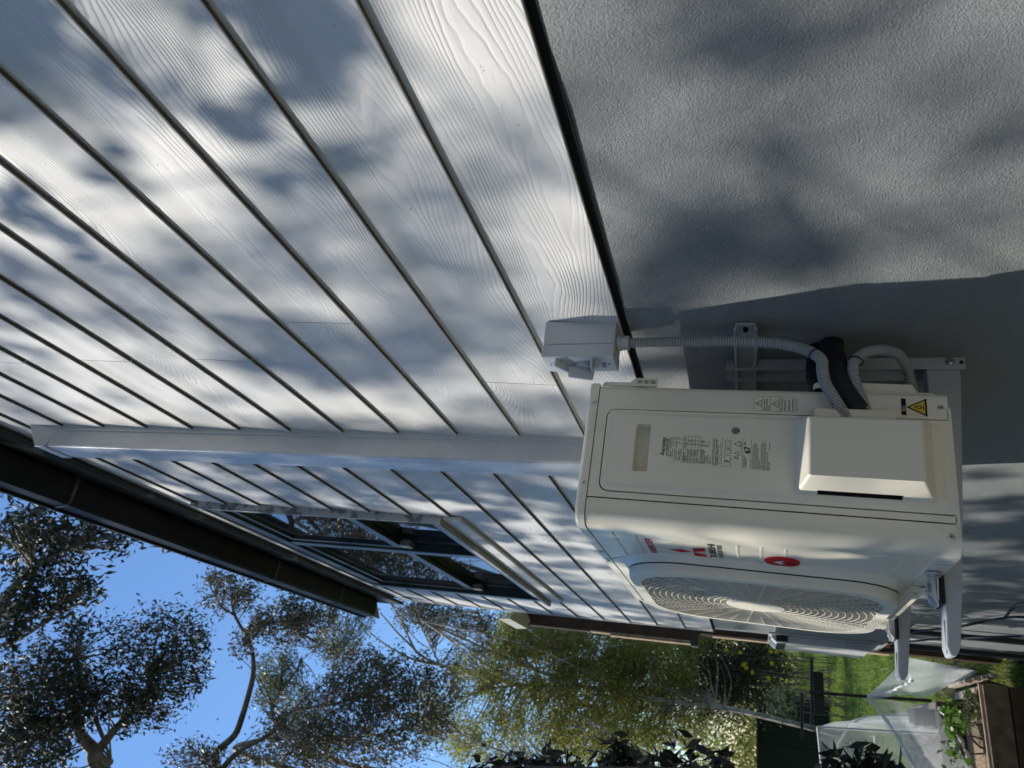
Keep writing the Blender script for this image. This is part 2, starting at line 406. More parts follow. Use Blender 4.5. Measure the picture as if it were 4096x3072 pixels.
def streaks(m):
    t = m.node_tree; L = t.links.new; b = t.nodes['Principled BSDF']; src = b.inputs['Base Color'].links[0].from_socket
    tc = N(t, 'ShaderNodeTexCoord'); mp = N(t, 'ShaderNodeMapping'); mp.inputs['Scale'].default_value = (38, 38, 2.2); L(tc.outputs['Object'], mp.inputs[0])
    n = N(t, 'ShaderNodeTexNoise', i_Scale=1.0, i_Detail=5.0, i_Roughness=.6); L(mp.outputs[0], n.inputs['Vector'])
    n2 = N(t, 'ShaderNodeTexNoise', i_Scale=7.0, i_Detail=6.0); L(tc.outputs['Object'], n2.inputs['Vector'])
    ad = N(t, 'ShaderNodeMath', operation='ADD'); L(n.outputs['Fac'], ad.inputs[0]); L(n2.outputs['Fac'], ad.inputs[1])
    r = N(t, 'ShaderNodeMapRange'); r.inputs[1].default_value = .75; r.inputs[2].default_value = 1.3; r.inputs[3].default_value = 1.04; r.inputs[4].default_value = .90; L(ad.outputs[0], r.inputs[0])
    v = N(t, 'ShaderNodeVectorMath', operation='SCALE'); L(src, v.inputs[0]); L(r.outputs[0], v.inputs['Scale']); L(v.outputs[0], b.inputs['Base Color'])
    q = N(t, 'ShaderNodeMapRange'); q.inputs[1].default_value = .8; q.inputs[2].default_value = 1.25; q.inputs[3].default_value = .22; q.inputs[4].default_value = .42; L(ad.outputs[0], q.inputs[0]); L(q.outputs[0], b.inputs['Roughness'])
streaks(MT['cream']); streaks(MT['duct'])
def glass():
    m = bpy.data.materials.new('window_glass'); m.use_nodes = True; t = m.node_tree; L = t.links.new
    b = t.nodes['Principled BSDF']; b.inputs['Base Color'].default_value = (.012, .014, .016, 1)
    b.inputs['Roughness'].default_value = .02; b.inputs['Specular IOR Level'].default_value = 1.0; b.inputs['IOR'].default_value = 1.9
    return m
MT['glass'] = glass()

# ================================================================== GROUND
G = -0.50
MB().box((-60, -80, G-.3), (160, 80, G)).build('ground', MT['ground'])['kind'] = 'structure'
lw = MB().add([(8.6,-14,G+.006),(80,-14,G+.006),(80,14,G+.006),(8.6,14,G+.006)], [(0,1,2,3)]).build('lawn', MT['lawn'])
lw['kind'] = 'structure'

MB().box((-14, .55, G-.1), (.4, 3.4, G+.03)).build('path', MT['path'])['kind'] = 'structure'  # unseen pale slab added to bounce warm light onto the unit's side

# ================================================================== HOUSE
XE = 5.73                     # far corner of the house
Z0, DZ, NB = 1.503, 0.2025, 13
house = thing('house', 'grey timber-clad house with pale weatherboards above a dark rendered base', 'house', (0, 0, 0))
# rendered base
bw = MB()
nx, nz = 60, 20
gx = np.linspace(-2.2, XE-.01, nx); gz = np.linspace(G-.02, 1.512, nz)
vs = []
for z in gz:
    for x in gx:
        y = -.014 + .0022*math.sin(x*5.1+z*2)*math.sin(z*6.3+x) + .0012*math.sin(x*17+z*11)
        vs.append((x, y, z + (.004*math.sin(x*23)*math.sin(x*7.7) if z > 1.5 else 0)))
fs = [(j*nx+i, j*nx+i+1, (j+1)*nx+i+1, (j+1)*nx+i) for j in range(nz-1) for i in range(nx-1)]
bw.add(vs, fs, True)
bw.add([(XE-.01,-.014,G-.02),(XE-.01,-5,G-.02),(XE-.01,-5,1.512),(XE-.01,-.014,1.512)], [(0,1,2,3)])
bw.build('base_wall', MT['render'], house)

vb = MB(); xs_ = np.linspace(-2.2, XE-.02, 160); rz = np.random.default_rng(2)
jag = np.convolve(rz.normal(size=168), np.ones(9)/9, 'valid')*.0045
vb.strip([(x, -.0112, Z0+.012) for x in xs_], [(x, -.0112, Z0-.0125+j) for x, j in zip(xs_, jag)])
vb.strip([(x, -.0112, Z0-.0125+j) for x, j in zip(xs_, jag)], [(x, -.016, Z0-.0125+j) for x, j in zip(xs_, jag)])
vb.build('gap_shade_strip', MT['seam'], house)  # black strip painted in for the shade below the lowest board
# weatherboards, each board an object (lapped: bottom edge stands proud of the next one)
def weatherboard(x0, x1, k, z0=None, z1=None):
    zb = Z0 + DZ*k; zt = zb + DZ + .012
    lo = zb if z0 is None else z0; hi = zt if z1 is None else z1
    fy = lambda z: -.0104*(z-zb)/DZ            # front face leans back under the lap above
    th = .0094
    prof = [(fy(lo), lo), (fy(hi), hi), (fy(hi)-th, hi), (fy(lo)-th, lo)]
    r = .0016
    prof = [(fy(lo)-r, lo), (fy(lo), lo+r)] + prof[1:]
    xm = (x0+x1)/2
    o = MB().prism([(x0-xm, y, z-zb) for y, z in prof], (x1-x0, 0, 0)).build('weatherboard', MT['board'], house)
    o.data.materials.append(MT['under_shade'])
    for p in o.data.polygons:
        if p.normal.z < -.9: p.material_index = 1  # downward faces coloured dark for the shade under each lap
    o.location = (xm, 0, zb)
    return o
joint = {1: 1.585, 3: 1.256, 5: 1.435, 7: 1.429, 9: 1.427}
WX0, WX1, WZ0, WZ1 = 2.965, 4.985, 2.60, 3.90      # window opening
for k in range(NB):
    zb = Z0 + DZ*k; zt = zb + DZ
    cuts = [-2.2, XE]
    if k in joint: cuts = [-2.2, joint[k], XE]
    segs = []
    for a, b in zip(cuts[:-1], cuts[1:]):
        segs.append((a + (.0012 if a > -2 else 0), b - (.0012 if b < XE else 0)))
    for a, b in segs:
        if zt <= WZ0 or zb >= WZ1 or b < WX0:
            weatherboard(a, b, k)
        else:
            weatherboard(a, WX0, k); weatherboard(WX1, b, k)
            if zb < WZ0 - .02: weatherboard(WX0, WX1, k, None, WZ0)
            elif zt > WZ1 + .02: weatherboard(WX0, WX1, k, WZ1, None)
# end return of the cladding and the body behind it
MB().box((-2.2, -5, 1.52), (XE-.012, -.30, 4.06)).build('wall_core', MT['interior'], house)
MB().box((-2.2, -.30, 1.52), (WX0-.02, -.019, 4.06)).build('wall_lining', MT['interior'], house)
MB().box((WX1+.02, -.30, 1.52), (XE-.012, -.019, 4.06)).box((WX0-.02, -.30, 1.52), (WX1+.02, -.019, WZ0-.02)).box((WX0-.02, -.30, WZ1+.01), (WX1+.02, -.019, 4.06)).build('wall_lining', MT['interior'], house)
MB().box((XE, -5, 1.50), (XE+.012, .004, 4.05)).build('corner_stop', MT['board'], house)

# fascia, gutter, roof
MB().box((-2.4, .003, 4.062), (XE+.13, .028, 4.34)).build('fascia', MT['fascia'], house, .003)
g = MB()
XG = 5.62
gp = [(.030, 4.33), (.030, 4.205), (.045, 4.19), (.152, 4.19), (.166, 4.203), (.180, 4.262), (.192, 4.268), (.194, 4.280), (.184, 4.285), (.176, 4.274), (.160, 4.212), (.149, 4.197), (.048, 4.197), (.036, 4.208), (.036, 4.33)]
g.prism([(-2.4, y, z) for y, z in gp], (2.4+XG, 0, 0))
g.prism([(XG, y, z) for y, z in [(.030,4.33),(.030,4.205),(.045,4.19),(.152,4.19),(.166,4.203),(.180,4.262),(.184,4.285)]], (.003, 0, 0))
gut = g.build('gutter', MT['gutter'], house)
for xs in (2.48, 4.15, 5.02):
    w_ = .016
    pr = [(.026, 4.27), (.026, 4.203), (.043, 4.1875), (.153, 4.1875), (.168, 4.201), (.1835, 4.262), (.182, 4.2625), (.166, 4.204), (.152, 4.1895), (.044, 4.1895), (.029, 4.205), (.029, 4.27)]
    MB().prism([(xs, y, z) for y, z in pr], (w_, 0, 0)).build('gutter_strap', MT['gutter_strap'], gut)
MB().prism([(-2.5, .15, 4.305), (-2.5, -5.5, 6.77), (-2.5, -5.5, 6.81), (-2.5, .15, 4.335)], (2.5+XE+.22, 0, 0)).build('roof', MT['roof'], house)
MB().box((-2.4, -.02, 4.34), (XE+.06, .026, 4.35)).build('eave_lining', MT['fascia'], house)

# window: frame, mullion, two double-hung bays
win = MB().box((WX0, -.135, WZ0), (WX0+.03, .018, WZ1)).box((WX1-.06, -.135, WZ0), (WX1, .022, WZ1)).box((WX0+.03, -.135, WZ1-.07), (WX1-.06, .012, WZ1)).box((WX0+.03, -.135, WZ0), (WX1-.06, .012, WZ0+.045)).build('window', MT['window'], house, .003)
XM = 3.735
MB().box((XM-.035, -.13, WZ0+.045), (XM+.035, .008, WZ1-.07)).build('mullion', MT['window'], win, .004)
MB().box((WX0-.022, -.03, WZ0-.02), (WX0-.001, .030, WZ1+.01)).build('side_trim', MT['worn'], win, .002)
MB().box((WX0-.02, .0, WZ1+.012), (WX1+.05, .020, WZ1+.045)).build('head_trim', MT['sillpaint'], win, .002)
MB().prism([(WX0-.03, -.13, WZ0-.005), (WX0-.03, .040, WZ0-.022), (WX0-.03, .040, WZ0-.044), (WX0-.03, .032, WZ0-.044), (WX0-.03, .030, WZ0-.042), (WX0-.03, -.012, WZ0-.044)], (WX1-WX0+.08, 0, 0)).build('sill', MT['sillpaint'], win, .002)
MB().box((WX0-.02, -.006, WZ0-.135), (WX1+.01, .012, WZ0-.046)).build('apron_board', MT['board'], win, .002)
for (a, b) in ((WX0+.03, XM-.035), (XM+.035, WX1-.06)):
    for (z0, z1, yf) in ((3.085, WZ1-.07, -.004), (WZ0+.045, 3.125, -.042)):
        up = z0 > 3
        s = .045; bt = .05 if up else .075
        m = MB().box((a, yf-.035, z0), (a+s, yf, z1)).box((b-s, yf-.035, z0), (b, yf, z1)).box((a+s, yf-.035, z0), (b-s, yf, z0+bt)).box((a+s, yf-.035, z1-.045), (b-s, yf, z1))
        m.build('sash', MT['window'], win, .003)
        MB().box((a+s, yf-.018, z0+bt), (b-s, yf-.014, z1-.045)).build('pane', MT['glass'], win)
    MB().box((b-.075, -.040, 3.02), (b-.012, -.004, 3.085)).build('sash_horn', MT['horn'], win, .003)
MB().box((WX0, -.30, WZ0), (WX1, -.16, WZ1)).build('dark_backing', MT['interior'], win)  # dark block closing the opening behind the panes

# ================================================================== PIPE DUCT (boxed trunking)
duct = thing('pipe_duct', 'pale grey plastic pipe duct running straight up the weatherboards to the eave', 'pipe duct', (1.95, 0, 1.35))
d = MB()
xa, xb, yo = 0.0, .128, .076
zt_in, zt_out = 3.905-1.35, 3.835-1.35
d.prism([(xa, -.008, 0), (xa, yo-.006, 0), (xa+.006, yo, 0), (xb-.006, yo, 0), (xb, yo-.006, 0), (xb, -.008, 0)], (0, 0, zt_out-.06))
d.build('cover', MT['duct'], duct, .002)
c = MB()
c.prism([(xa-.0025, -.008, zt_out-.10), (xa-.0025, yo+.0025, zt_out-.045), (xa-.0025, yo+.0025, zt_out), (xa-.0025, -.008, zt_in)], (xb+.005, 0, 0))
c.build('end_cap', MT['duct'], duct, .002)
MB().box((xa-.006, -.012, -.1), (xb+.006, .012, zt_out-.10)).build('back_plate', MT['duct'], duct, .001)

# ================================================================== ISOLATOR SWITCH
iso = thing('isolator_switch', 'pale grey weatherproof isolator switch box above the conduit on the lowest board', 'isolator', (1.283, 0, 1.585))
MB().box((0, -.006, -.076), (.068, .050, .076)).build('case', MT['isolator'], iso, .003)
MB().box((-.0004, .0501, -.0764), (.0686, .080, .0766)).build('lid', MT['isolator'], iso, .0035, 3)
kn = MB().disc((.036, .080, -.008), (0, 1, 0), .0165, .009, 28)
kn.build('knob_base', MT['isolator'], iso, .001)
hb = MB().prism([(.0245, .088, .020), (.0320, .088, .022), (.0480, .088, -.026), (.0405, .088, -.030)], (0, .024, 0))
hb.build('rotary_handle', MT['isolator'], iso, .002)
for (p, q_) in (((.006, .046), (.050, .016)), ((.006, -.030), (.050, -.026))):
    dx_, dz_ = q_[0]-p[0], q_[1]-p[1]; L_ = math.hypot(dx_, dz_); nx_, nz_ = -dz_/L_*.0022, dx_/L_*.0022
    m = MB().prism([(p[0]+nx_, .079, p[1]+nz_), (q_[0]+nx_, .079, q_[1]+nz_), (q_[0]-nx_, .079, q_[1]-nz_), (p[0]-nx_, .079, p[1]-nz_)], (0, .019, 0))
    m.build('guard_rib', MT['isolator'], iso, .0008)
MB().tube([(.036+.019*math.cos(a), .085, -.006+.024*math.sin(a)) for a in np.linspace(-1.3, 1.3, 14)], .0022, 6).build('guard_ring', MT['isolator'], iso)
for zz in (.034, -.040):
    MB().disc((.018, .080, zz), (0, 1, 0), .0045, .006, 16).build('lug', MT['isolator'], iso)
for zz in (.062, -.062):
    MB().disc((.034, .080, zz), (0, 1, 0), .0052, .0006, 20).build('screw_cap', MT['isolator'], iso)
    MB().box((.0312, .0805, zz-.0009), (.0368, .0810, zz+.0009)).build('screw_slot', MT['black'], iso)
pm = MB()
for i in range(4): pm.box((.022, .0801, .0535-i*.0022), (.050, .0803, .0525-i*.0022))
for i in range(5): pm.box((.028, .0801, -.046-i*.0019), (.036+.004*(i % 3), .0803, -.0468-i*.0019)); pm.box((.044, .0801, -.046-i*.0019), (.049, .0803, -.0468-i*.0019))
pm.build('printed_text', MT['black'], iso)['kind'] = 'stuff'
for zz, nm in ((-.077, 'gland'),):
    MB().disc((.027, .035, zz), (0, 0, -1), .0165, .010, 12).disc((.027, .035, zz-.010), (0, 0, -1), .0150, .014, 24).build(nm, MT['isolator'], iso, .001)
MB().disc((.052, .030, -.0755), (0, 0, -1), .009, .006, 20).build('blank_plug', MT['isolator'], iso)

# ================================================================== WALL BRACKET
br = thing('wall_bracket', 'pale grey steel wall bracket carrying the air conditioner on two tapered arms', 'bracket', (1.3, -.014, .84))
ox, oy, oz = 1.3, -.014, .84
r_ = MB()
hat = [(1.279, .012), (1.279, .016), (1.274, .017), (1.2725, .0025), (1.239, .0025), (1.2375, .017), (1.232, .016), (1.232, .012), (1.2345, .0125), (1.2365, 0), (1.275, 0), (1.2765, .0125)]
r_.prism([(1.322-ox, y+.001, z-oz) for z, y in hat], (.90, 0, 0))
rail = r_.build('cross_rail', MT['galv'], br, .0012)
MB().prism([(.045+.012*math.cos(a)*(1) , .0042, 1.2555-oz+.0055*math.sin(a)) for a in np.linspace(0, 2*math.pi, 16)[:-1]], (0, .0004, 0)).build('slot', MT['seam'], rail)
def post_and_arm(xn, tag_=None):
    x0, x1 = xn-.008-ox, xn+.048-ox
    zt, zb = 1.297-oz, .835-oz
    p = MB()
    rz0, rz1 = 1.229-oz, 1.281-oz     # notch for the rail
    for xs, th in ((x0, .003), (x1-.003, .003)):
        prof = [(0, zb), (.026, zb), (.026, zt-.004), (.022, zt), (0, zt), (0, rz1), (.019, rz1-.003), (.019, rz0+.003), (0, rz0)]
        p.prism([(xs, y, z) for y, z in prof], (th, 0, 0))
    p.box((x0+.003, 0, zb), (x1-.003, .003, 1.225-oz))
    p.build('upright', MT['galv'], br, .0008)
    a = MB()
    ya = [-.0, .04, .285, .50, .551, .566]
    zl = [.842, .845, .868, .893, .900, .908]; zh = [.904, .905, .912, .918, .9215, .918]
    xa0, xa1 = xn-ox+.0005, xn-ox+.0415
    A = [(xa0, y+.014, z-oz) for y, z in zip(ya, zl)] + [(xa0, y+.014, z-oz) for y, z in zip(ya[::-1], zh[::-1])]
    a.prism(A, (xa1-xa0, 0, 0))
    arm = a.build('arm', MT['galv'], br, .003)
    MB().box((xn-ox+.008, .52, .9185-oz), (xn-ox+.012, .575, .9215-oz)).build('arm_groove', MT['galv'], arm)
    for zz in (.855, .870):
        pass
    MB().disc((x0, .012, .862-oz), (-1, 0, 0), .0085, .003, 6).disc((x0-.003, .012, .862-oz), (-1, 0, 0), .0055, .002, 16, .002).build('bolt', MT['steel'], br)
    MB().disc((x0-.0004, .012, .842-oz), (-1, 0, 0), .004, .0003, 14).build('bolt_hole', MT['seam'], br)
post_and_arm(1.492)
post_and_arm(1.982)

# ================================================================== AIR CONDITIONER
def rot(a, b, c):
    return Matrix.Rotation(c, 4, 'Z') @ Matrix.Rotation(b, 4, 'Y') @ Matrix.Rotation(a, 4, 'X')
LL, DD, HH = .8567, .2884, .6412
acm = Matrix.Translation((1.3134, .146, .9179)) @ rot(.0308, .0082, -.0073)
ac = thing('air_conditioner', 'cream outdoor air conditioner unit with round fan grille hanging on the wall bracket', 'air conditioner', mat=acm)
# local frame: x along the wall (0 = near side), y out from the wall, z up
LID = .621
def arc(cx, cy, r, a0, a1, n=8):
    return [(cx + r*math.cos(math.radians(a0+(a1-a0)*k/n)), cy + r*math.sin(math.radians(a0+(a1-a0)*k/n))) for k in range(n+1)]
# inner core
MB().prism([(.022, .004, .003), (.022, DD-.030, .003), (.034, DD-.004, .003), (LL-.016, DD-.004, .003), (LL-.004, DD-.02, .003), (LL-.004, .004, .003)], (0, 0, LID-.005)).build('inner_core', MT['seam'], ac)
def sheet(path, z0, z1, th=.0035):
    """bent sheet metal: open path (x, y) extruded in z with thickness to the inside"""
    m = MB(); P = [Vector((x, y, 0)) for x, y in path]; off = []
    for i, p in enumerate(P):
        t = (P[min(i+1, len(P)-1)] - P[max(i-1, 0)]).normalized(); off.append(p + Vector((-t.y, t.x, 0))*th)
    lo = [(p.x, p.y, z0) for p in P]; hi = [(p.x, p.y, z1) for p in P]; li = [(p.x, p.y, z0) for p in off]; h2 = [(p.x, p.y, z1) for p in off]
    m.strip(lo, hi, True); m.strip(li, h2, True); m.strip(lo, li); m.strip(hi, h2)
    m.add([lo[0], hi[0], h2[0], li[0]], [(0,1,2,3)]); m.add([lo[-1], hi[-1], h2[-1], li[-1]], [(0,1,2,3)])
    return m
# near side panel with an opening for the service panel
SP = dict(y0=.0535, y1=.2215, z0=.0, z1=.598)
back = [(.02, 0)] + arc(.012, .012, .012, 270, 180, 6)
m = sheet([(.30, 0), (.02, 0)] + arc(.012, .012, .012, 270, 180, 6)[1:] + [(0, SP['y0']-.0014)], .0, LID-.0015, -.0035)
m.build('rear_panel', MT['cream'], ac)
sp = MB()
# strip above and in front of the service panel
outer = rrect(SP['y0']-.0012, .2355, .02, LID-.0015, 1e-4, 6)
inner = rrect(SP['y0']-.0012, SP['y1']+.0022, .02, SP['z1']+.0022, (1e-4, 1e-4, .019, .019), 6)
sp.ring([(0, y, z) for y, z in outer], [(0, y, z) for y, z in inner])
sp.ring([(0, y, z) for y, z in inner], [(.0035, y, z) for y, z in inner])
sp.box((0, SP['y1']+.0022, .0), (.0035, .2355, .02))
sp.build('side_panel', MT['cream'], ac)
# front panel wraps round the near corner
fr = sheet([(0, .2378), (0, DD-.034)] + arc(.030, DD-.030, .030, 180, 90, 12) + [(.05, DD), (.30, DD), (LL-.012, DD)] + arc(LL-.012, DD-.012, .012, 90, 0, 5) + [(LL, DD-.06)], -.004, LID-.0015, -.0035)
fp = fr.build('front_panel', MT['cream'], ac)
MB().box((.0, .03, -.004), (LL-.002, DD-.03, .003)).build('base_pan', MT['cream'], ac)
sheet([(LL, DD-.06), (LL, .012), (LL-.012, 0), (.30, 0)], 0, LID-.0015, -.003).build('far_panel', MT['cream'], ac)
# raised front plate carrying the grille plinth
GX, GZ, GW, GH = .492, .312, .287, .268        # grille centre, half sizes
gout = lambda e, n=10: rrect(GX-GW-e, GX+GW+e, GZ-GH-e, GZ+GH+e, (.105, .135, .135, .135), n)
pl = MB()
o1, o2, o3 = gout(.016), gout(.004), gout(.003)
pl.ring([(x, DD, z) for x, z in o1], [(x, DD+.0145, z) for x, z in o2], True)
pl.ring([(x, DD+.0145, z) for x, z in o2], [(x, DD+.0145, z) for x, z in gout(-.02)])
pl.build('grille_plinth', MT['cream'], fp)
MB().ring([(x, DD+.0140, z) for x, z in gout(.0008)], [(x, DD+.0172, z) for x, z in gout(.0008)]).build('grille_gasket', MT['seam'], fp)
pp = MB().prism([(.262, DD, -.002), (LL-.012, DD, -.002), (LL-.012, DD, LID-.004), (.300, DD, LID-.004), (.270, DD, .585)], (0, .0016, 0))
pp.build('raised_plate', MT['cream'], fp, .0012)
# pressed ribs
for (xa_, xb_, z) in ((.047, .250, .575), (.050, .253, .533), (.060, .258, .344), (.062, .258, .302), (.062, .258, .260), (.064, .268, .071), (.064, .266, .029)):
    h = .0024; w_ = .0034
    if z < .3 and z > .2: spans = ((xa_, .122), (.202, xb_))
    else: spans = ((xa_, xb_),)
    for s0, s1 in spans:
        b = MB(); b.add([(s0, DD, z), (s0+.004, DD, z+w_), (s1-.004, DD, z+w_), (s1, DD, z), (s1-.004, DD, z-w_), (s0+.004, DD, z-w_), (s0+.004, DD+h, z), (s1-.004, DD+h, z)],
              [(1,2,7,6), (5,6,7,4), (0,6,1), (0,5,6), (2,3,7), (3,4,7)], True)
        b.build('pressed_rib', MT['cream'], fp)
# lid
lid = MB()
lp = [(-.002, -.002), (-.002, DD-.032)] + arc(.030, DD-.030, .032, 180, 90, 10) + [(LL-.010, DD+.002)] + arc(LL-.010, DD-.010, .012, 90, 0, 5) + [(LL+.002, -.002)]
lid.ring([(x, y, LID) for x, y in lp], [(x, y, .634) for x, y in lp], False)
cx_, cy_ = LL/2, DD/2
sh = lambda d: [(x + (d if x < cx_ else -d), y + (d if y < cy_ else -d)) for x, y in lp]
lid.ring([(x, y, .634) for x, y in lp], [(x, y, .6390) for x, y in sh(.002)], False)
lid.ring([(x, y, .6390) for x, y in sh(.002)], [(x, y, HH) for x, y in sh(.007)], False)
lid.add([(x, y, HH) for x, y in sh(.007)], [tuple(range(len(lp)))])
lid.ring([(x, y, LID) for x, y in lp], [(x, y, LID) for x, y in sh(.006)], False)
lo = lid.build('lid', MT['cream'], ac); lo.data.polygons.foreach_set('use_smooth', [False]*len(lo.data.polygons))
bv = lo.modifiers.new('bevel', 'BEVEL'); bv.width = .0012; bv.segments = 2; bv.limit_method = 'ANGLE'; bv.angle_limit = math.radians(25)

# service panel (handle recess, screw well)
sv = MB(); X0, X1 = -.0012, -.0065
ob = rrect(SP['y0']+.0005, SP['y1'], .001, SP['z1'], (1e-4, 1e-4, .017, .017), 6)
pb = rrect(.060, .2135, .012, .589, (.012, .012, .012, .012), 6)
pt = rrect(.0665, .2075, .018, .5825, (.010, .010, .010, .010), 6)
sv.ring([(.008, y, z) for y, z in ob], [(X0, y, z) for y, z in ob])
sv.ring([(X0, y, z) for y, z in ob], [(X0, y, z) for y, z in pb])
sv.ring([(X0, y, z) for y, z in pb], [(X1, y, z) for y, z in pt], True)
# plateau face: upper part with handle hole, lower part with screw well
up = rrect(.0665, .2075, .43, .5825, (1e-4, 1e-4, .010, .010), 6)
hole = rrect(.0855, .1815, .5095, .5375, .004, 6)
sv.ring([(X1, y, z) for y, z in up], [(X1, y, z) for y, z in hole])
hin = rrect(.0875, .1795, .5112, .5360, .003, 6)
sv.ring([(X1, y, z) for y, z in hole], [(.018, y, z) for y, z in hin]); sv.add([(.018, y, z) for y, z in hin], [tuple(range(28))])
lowr = rrect(.0665, .2075, .018, .43, (.010, .010, 1e-4, 1e-4), 6)
well = [(.0905+.0078*math.cos(2*math.pi*k/28+math.pi+.35), .3525+.0078*math.sin(2*math.pi*k/28+math.pi+.35)) for k in range(28)]
sv.ring([(X1, y, z) for y, z in lowr], [(X1, y, z) for y, z in well])
sv.ring([(X1, y, z) for y, z in well], [(.010, y, z) for y, z in well]); sv.add([(.010, y, z) for y, z in well], [tuple(range(28))])
svo = sv.build('service_panel', MT['cream_plastic'], ac, .0009, 2, 40)

def screw(p, nrm, r=.0052, parent=ac):
    b = MB().disc(p, nrm, r, .0006, 18, .0018)
    o = b.build('screw', MT['steel'], parent)
    nrm = Vector(nrm).normalized(); a = nrm.orthogonal().normalized(); a = (a + nrm.cross(a)*.35).normalized(); c = nrm.cross(a); q = Vector(p) + nrm*.0022
    s = MB(); 
    for e, f in ((a, c), (c, a)):
        e2, f2 = e*r*.55, f*r*.11
        s.add([q+e2+f2, q-e2+f2, q-e2-f2, q+e2-f2], [(0,1,2,3)])
    s.build('cross_recess', MT['seam'], o)
    return o
screw((-.0022, .042, .6285), (-1, 0, 0)); screw((-.0022, .2105, .6285), (-1, 0, 0))
screw((.229, DD+.0022, .6285), (0, 1, 0), .0045); screw((.313, DD+.0022, .6285), (0, 1, 0), .0045)
screw((0, .258, .011), (-1, 0, 0), .0056); screw((-.0002, .030, .011), (-1, 0, 0), .0056)
screw((.262, DD+.0018, .010), (0, 1, 0), .0048); screw((.325, DD+.0018, .010), (0, 1, 0), .0048); screw((.835, DD+.0018, .008), (0, 1, 0), .0048)
screw((.0085, .0905, .3525), (-1, 0, 0), .0055)

# terminal cover on the service panel
tcv = MB()
xb, xt = -.0060, -.058
By0, By1, Bz0, Bz1 = .061, .2055, .029, .2475
Ty0, Ty1, Tz0, Tz1 = .0775, .1865, .0525, .2285
T = lambda y, z: (xt, y, z)
B = lambda y, z: (xb, y, z)
tcv.add([T(Ty0,Tz0), T(Ty1,Tz0), T(Ty1,Tz1), T(Ty0,Tz1)], [(0,1,2,3)])
tcv.add([T(Ty0,Tz0), T(Ty0,Tz1), B(By0,Bz1), B(By0,Bz0)], [(0,1,2,3)])          # towards the wall
tcv.add([T(Ty0,Tz1), T(Ty1,Tz1), B(By1,Bz1), B(By0,Bz1)], [(0,1,2,3)])          # top slope
tcv.add([T(Ty0,Tz0), T(Ty1,Tz0), B(By1,Bz0), B(By0,Bz0)], [(0,1,2,3)])          # underside slope
za, zb_ = .0800, .2125                                                          # slot between za and zb_
lerp = lambda a, b, t: tuple(p + (q-p)*t for p, q in zip(a, b))
e = lambda z, t: lerp(T(Ty1, min(max(z, Tz0), Tz1)), B(By1, z), t)
FR = .80
tcv.add([T(Ty1,Tz1), e(zb_+.006,0), e(zb_,1), B(By1,Bz1)], [(0,1,2,3)])
tcv.add([T(Ty1,Tz0), e(za-.004,0), e(za,1), B(By1,Bz0)], [(0,1,2,3)])
A1, A2 = e(zb_+.006, 0), e(za-.004, 0)
M1, M2 = e(zb_, FR), e(za, FR)
tcv.add([A1, A2, M2, M1], [(0,1,2,3)])                                          # short inner face above the slot
tcv.add([A1, M1, e(zb_,1)], [(0,1,2)]); tcv.add([A2, M2, e(za,1)], [(0,1,2)])
I1, I2 = (M1[0]+.002, M1[1]-.040, zb_), (M2[0]+.002, M2[1]-.040, za)
tcv.add([M1, M2, I2, I1], [(0,1,2,3)])
tcv.add([I1, I2, (xb, I2[1], za), (xb, I1[1], zb_)], [(0,1,2,3)])
tcv.build('terminal_cover', MT['cream_plastic'], ac, .0050, 3, 28)
MB().box((xb-.0012, Ty1-.030, za+.001), (xb+.0004, By1-.0015, zb_-.001)).build('cover_slot', MT['seam'], ac)
MB().box((-.0255, .047, .084), (-.004, .066, .218)).build('conduit_entry_flange', MT['cream_plastic'], ac, .004, 3)
# valve cover and sensor clip behind the near side
MB().prism([(.012, 0, .012), (.012, -.005, .018), (.012, -.008, .14), (.012, 0, .145)], (.13, 0, 0)).prism([(.018, -.006, .040), (.018, -.024, .050), (.018, -.026, .15), (.018, -.006, .155)], (.12, 0, 0)).build('valve_cover', MT['cream_plastic'], ac, .003)
MB().disc((.012, -.004, .205), (0, -1, 0), .012, .012, 20).build('rear_knob', MT['cream_plastic'], ac, .002)
cl = MB()
zc0, zc1 = .507, .549
cl.box((.004, -.0185, zc0), (.010, -.0150, zc1)).box((.004, -.0065, zc0), (.010, -.001, zc1))
for i in range(4):
    z = zc0 + (zc1-zc0-.0035)*i/3; cl.box((.004, -.0150, z), (.010, -.0065, z+.0035))
cl.prism([(.004, -.0185, zc1), (.004, -.009, zc1+.012), (.004, -.009, .612), (.004, -.001, .618), (.004, -.001, zc1)], (.006, 0, 0))
cl.box((.012, -.016, zc0+.002), (.013, -.002, zc1-.002))
cl.build('sensor_clip', MT['cream_plastic'], ac, .0008)
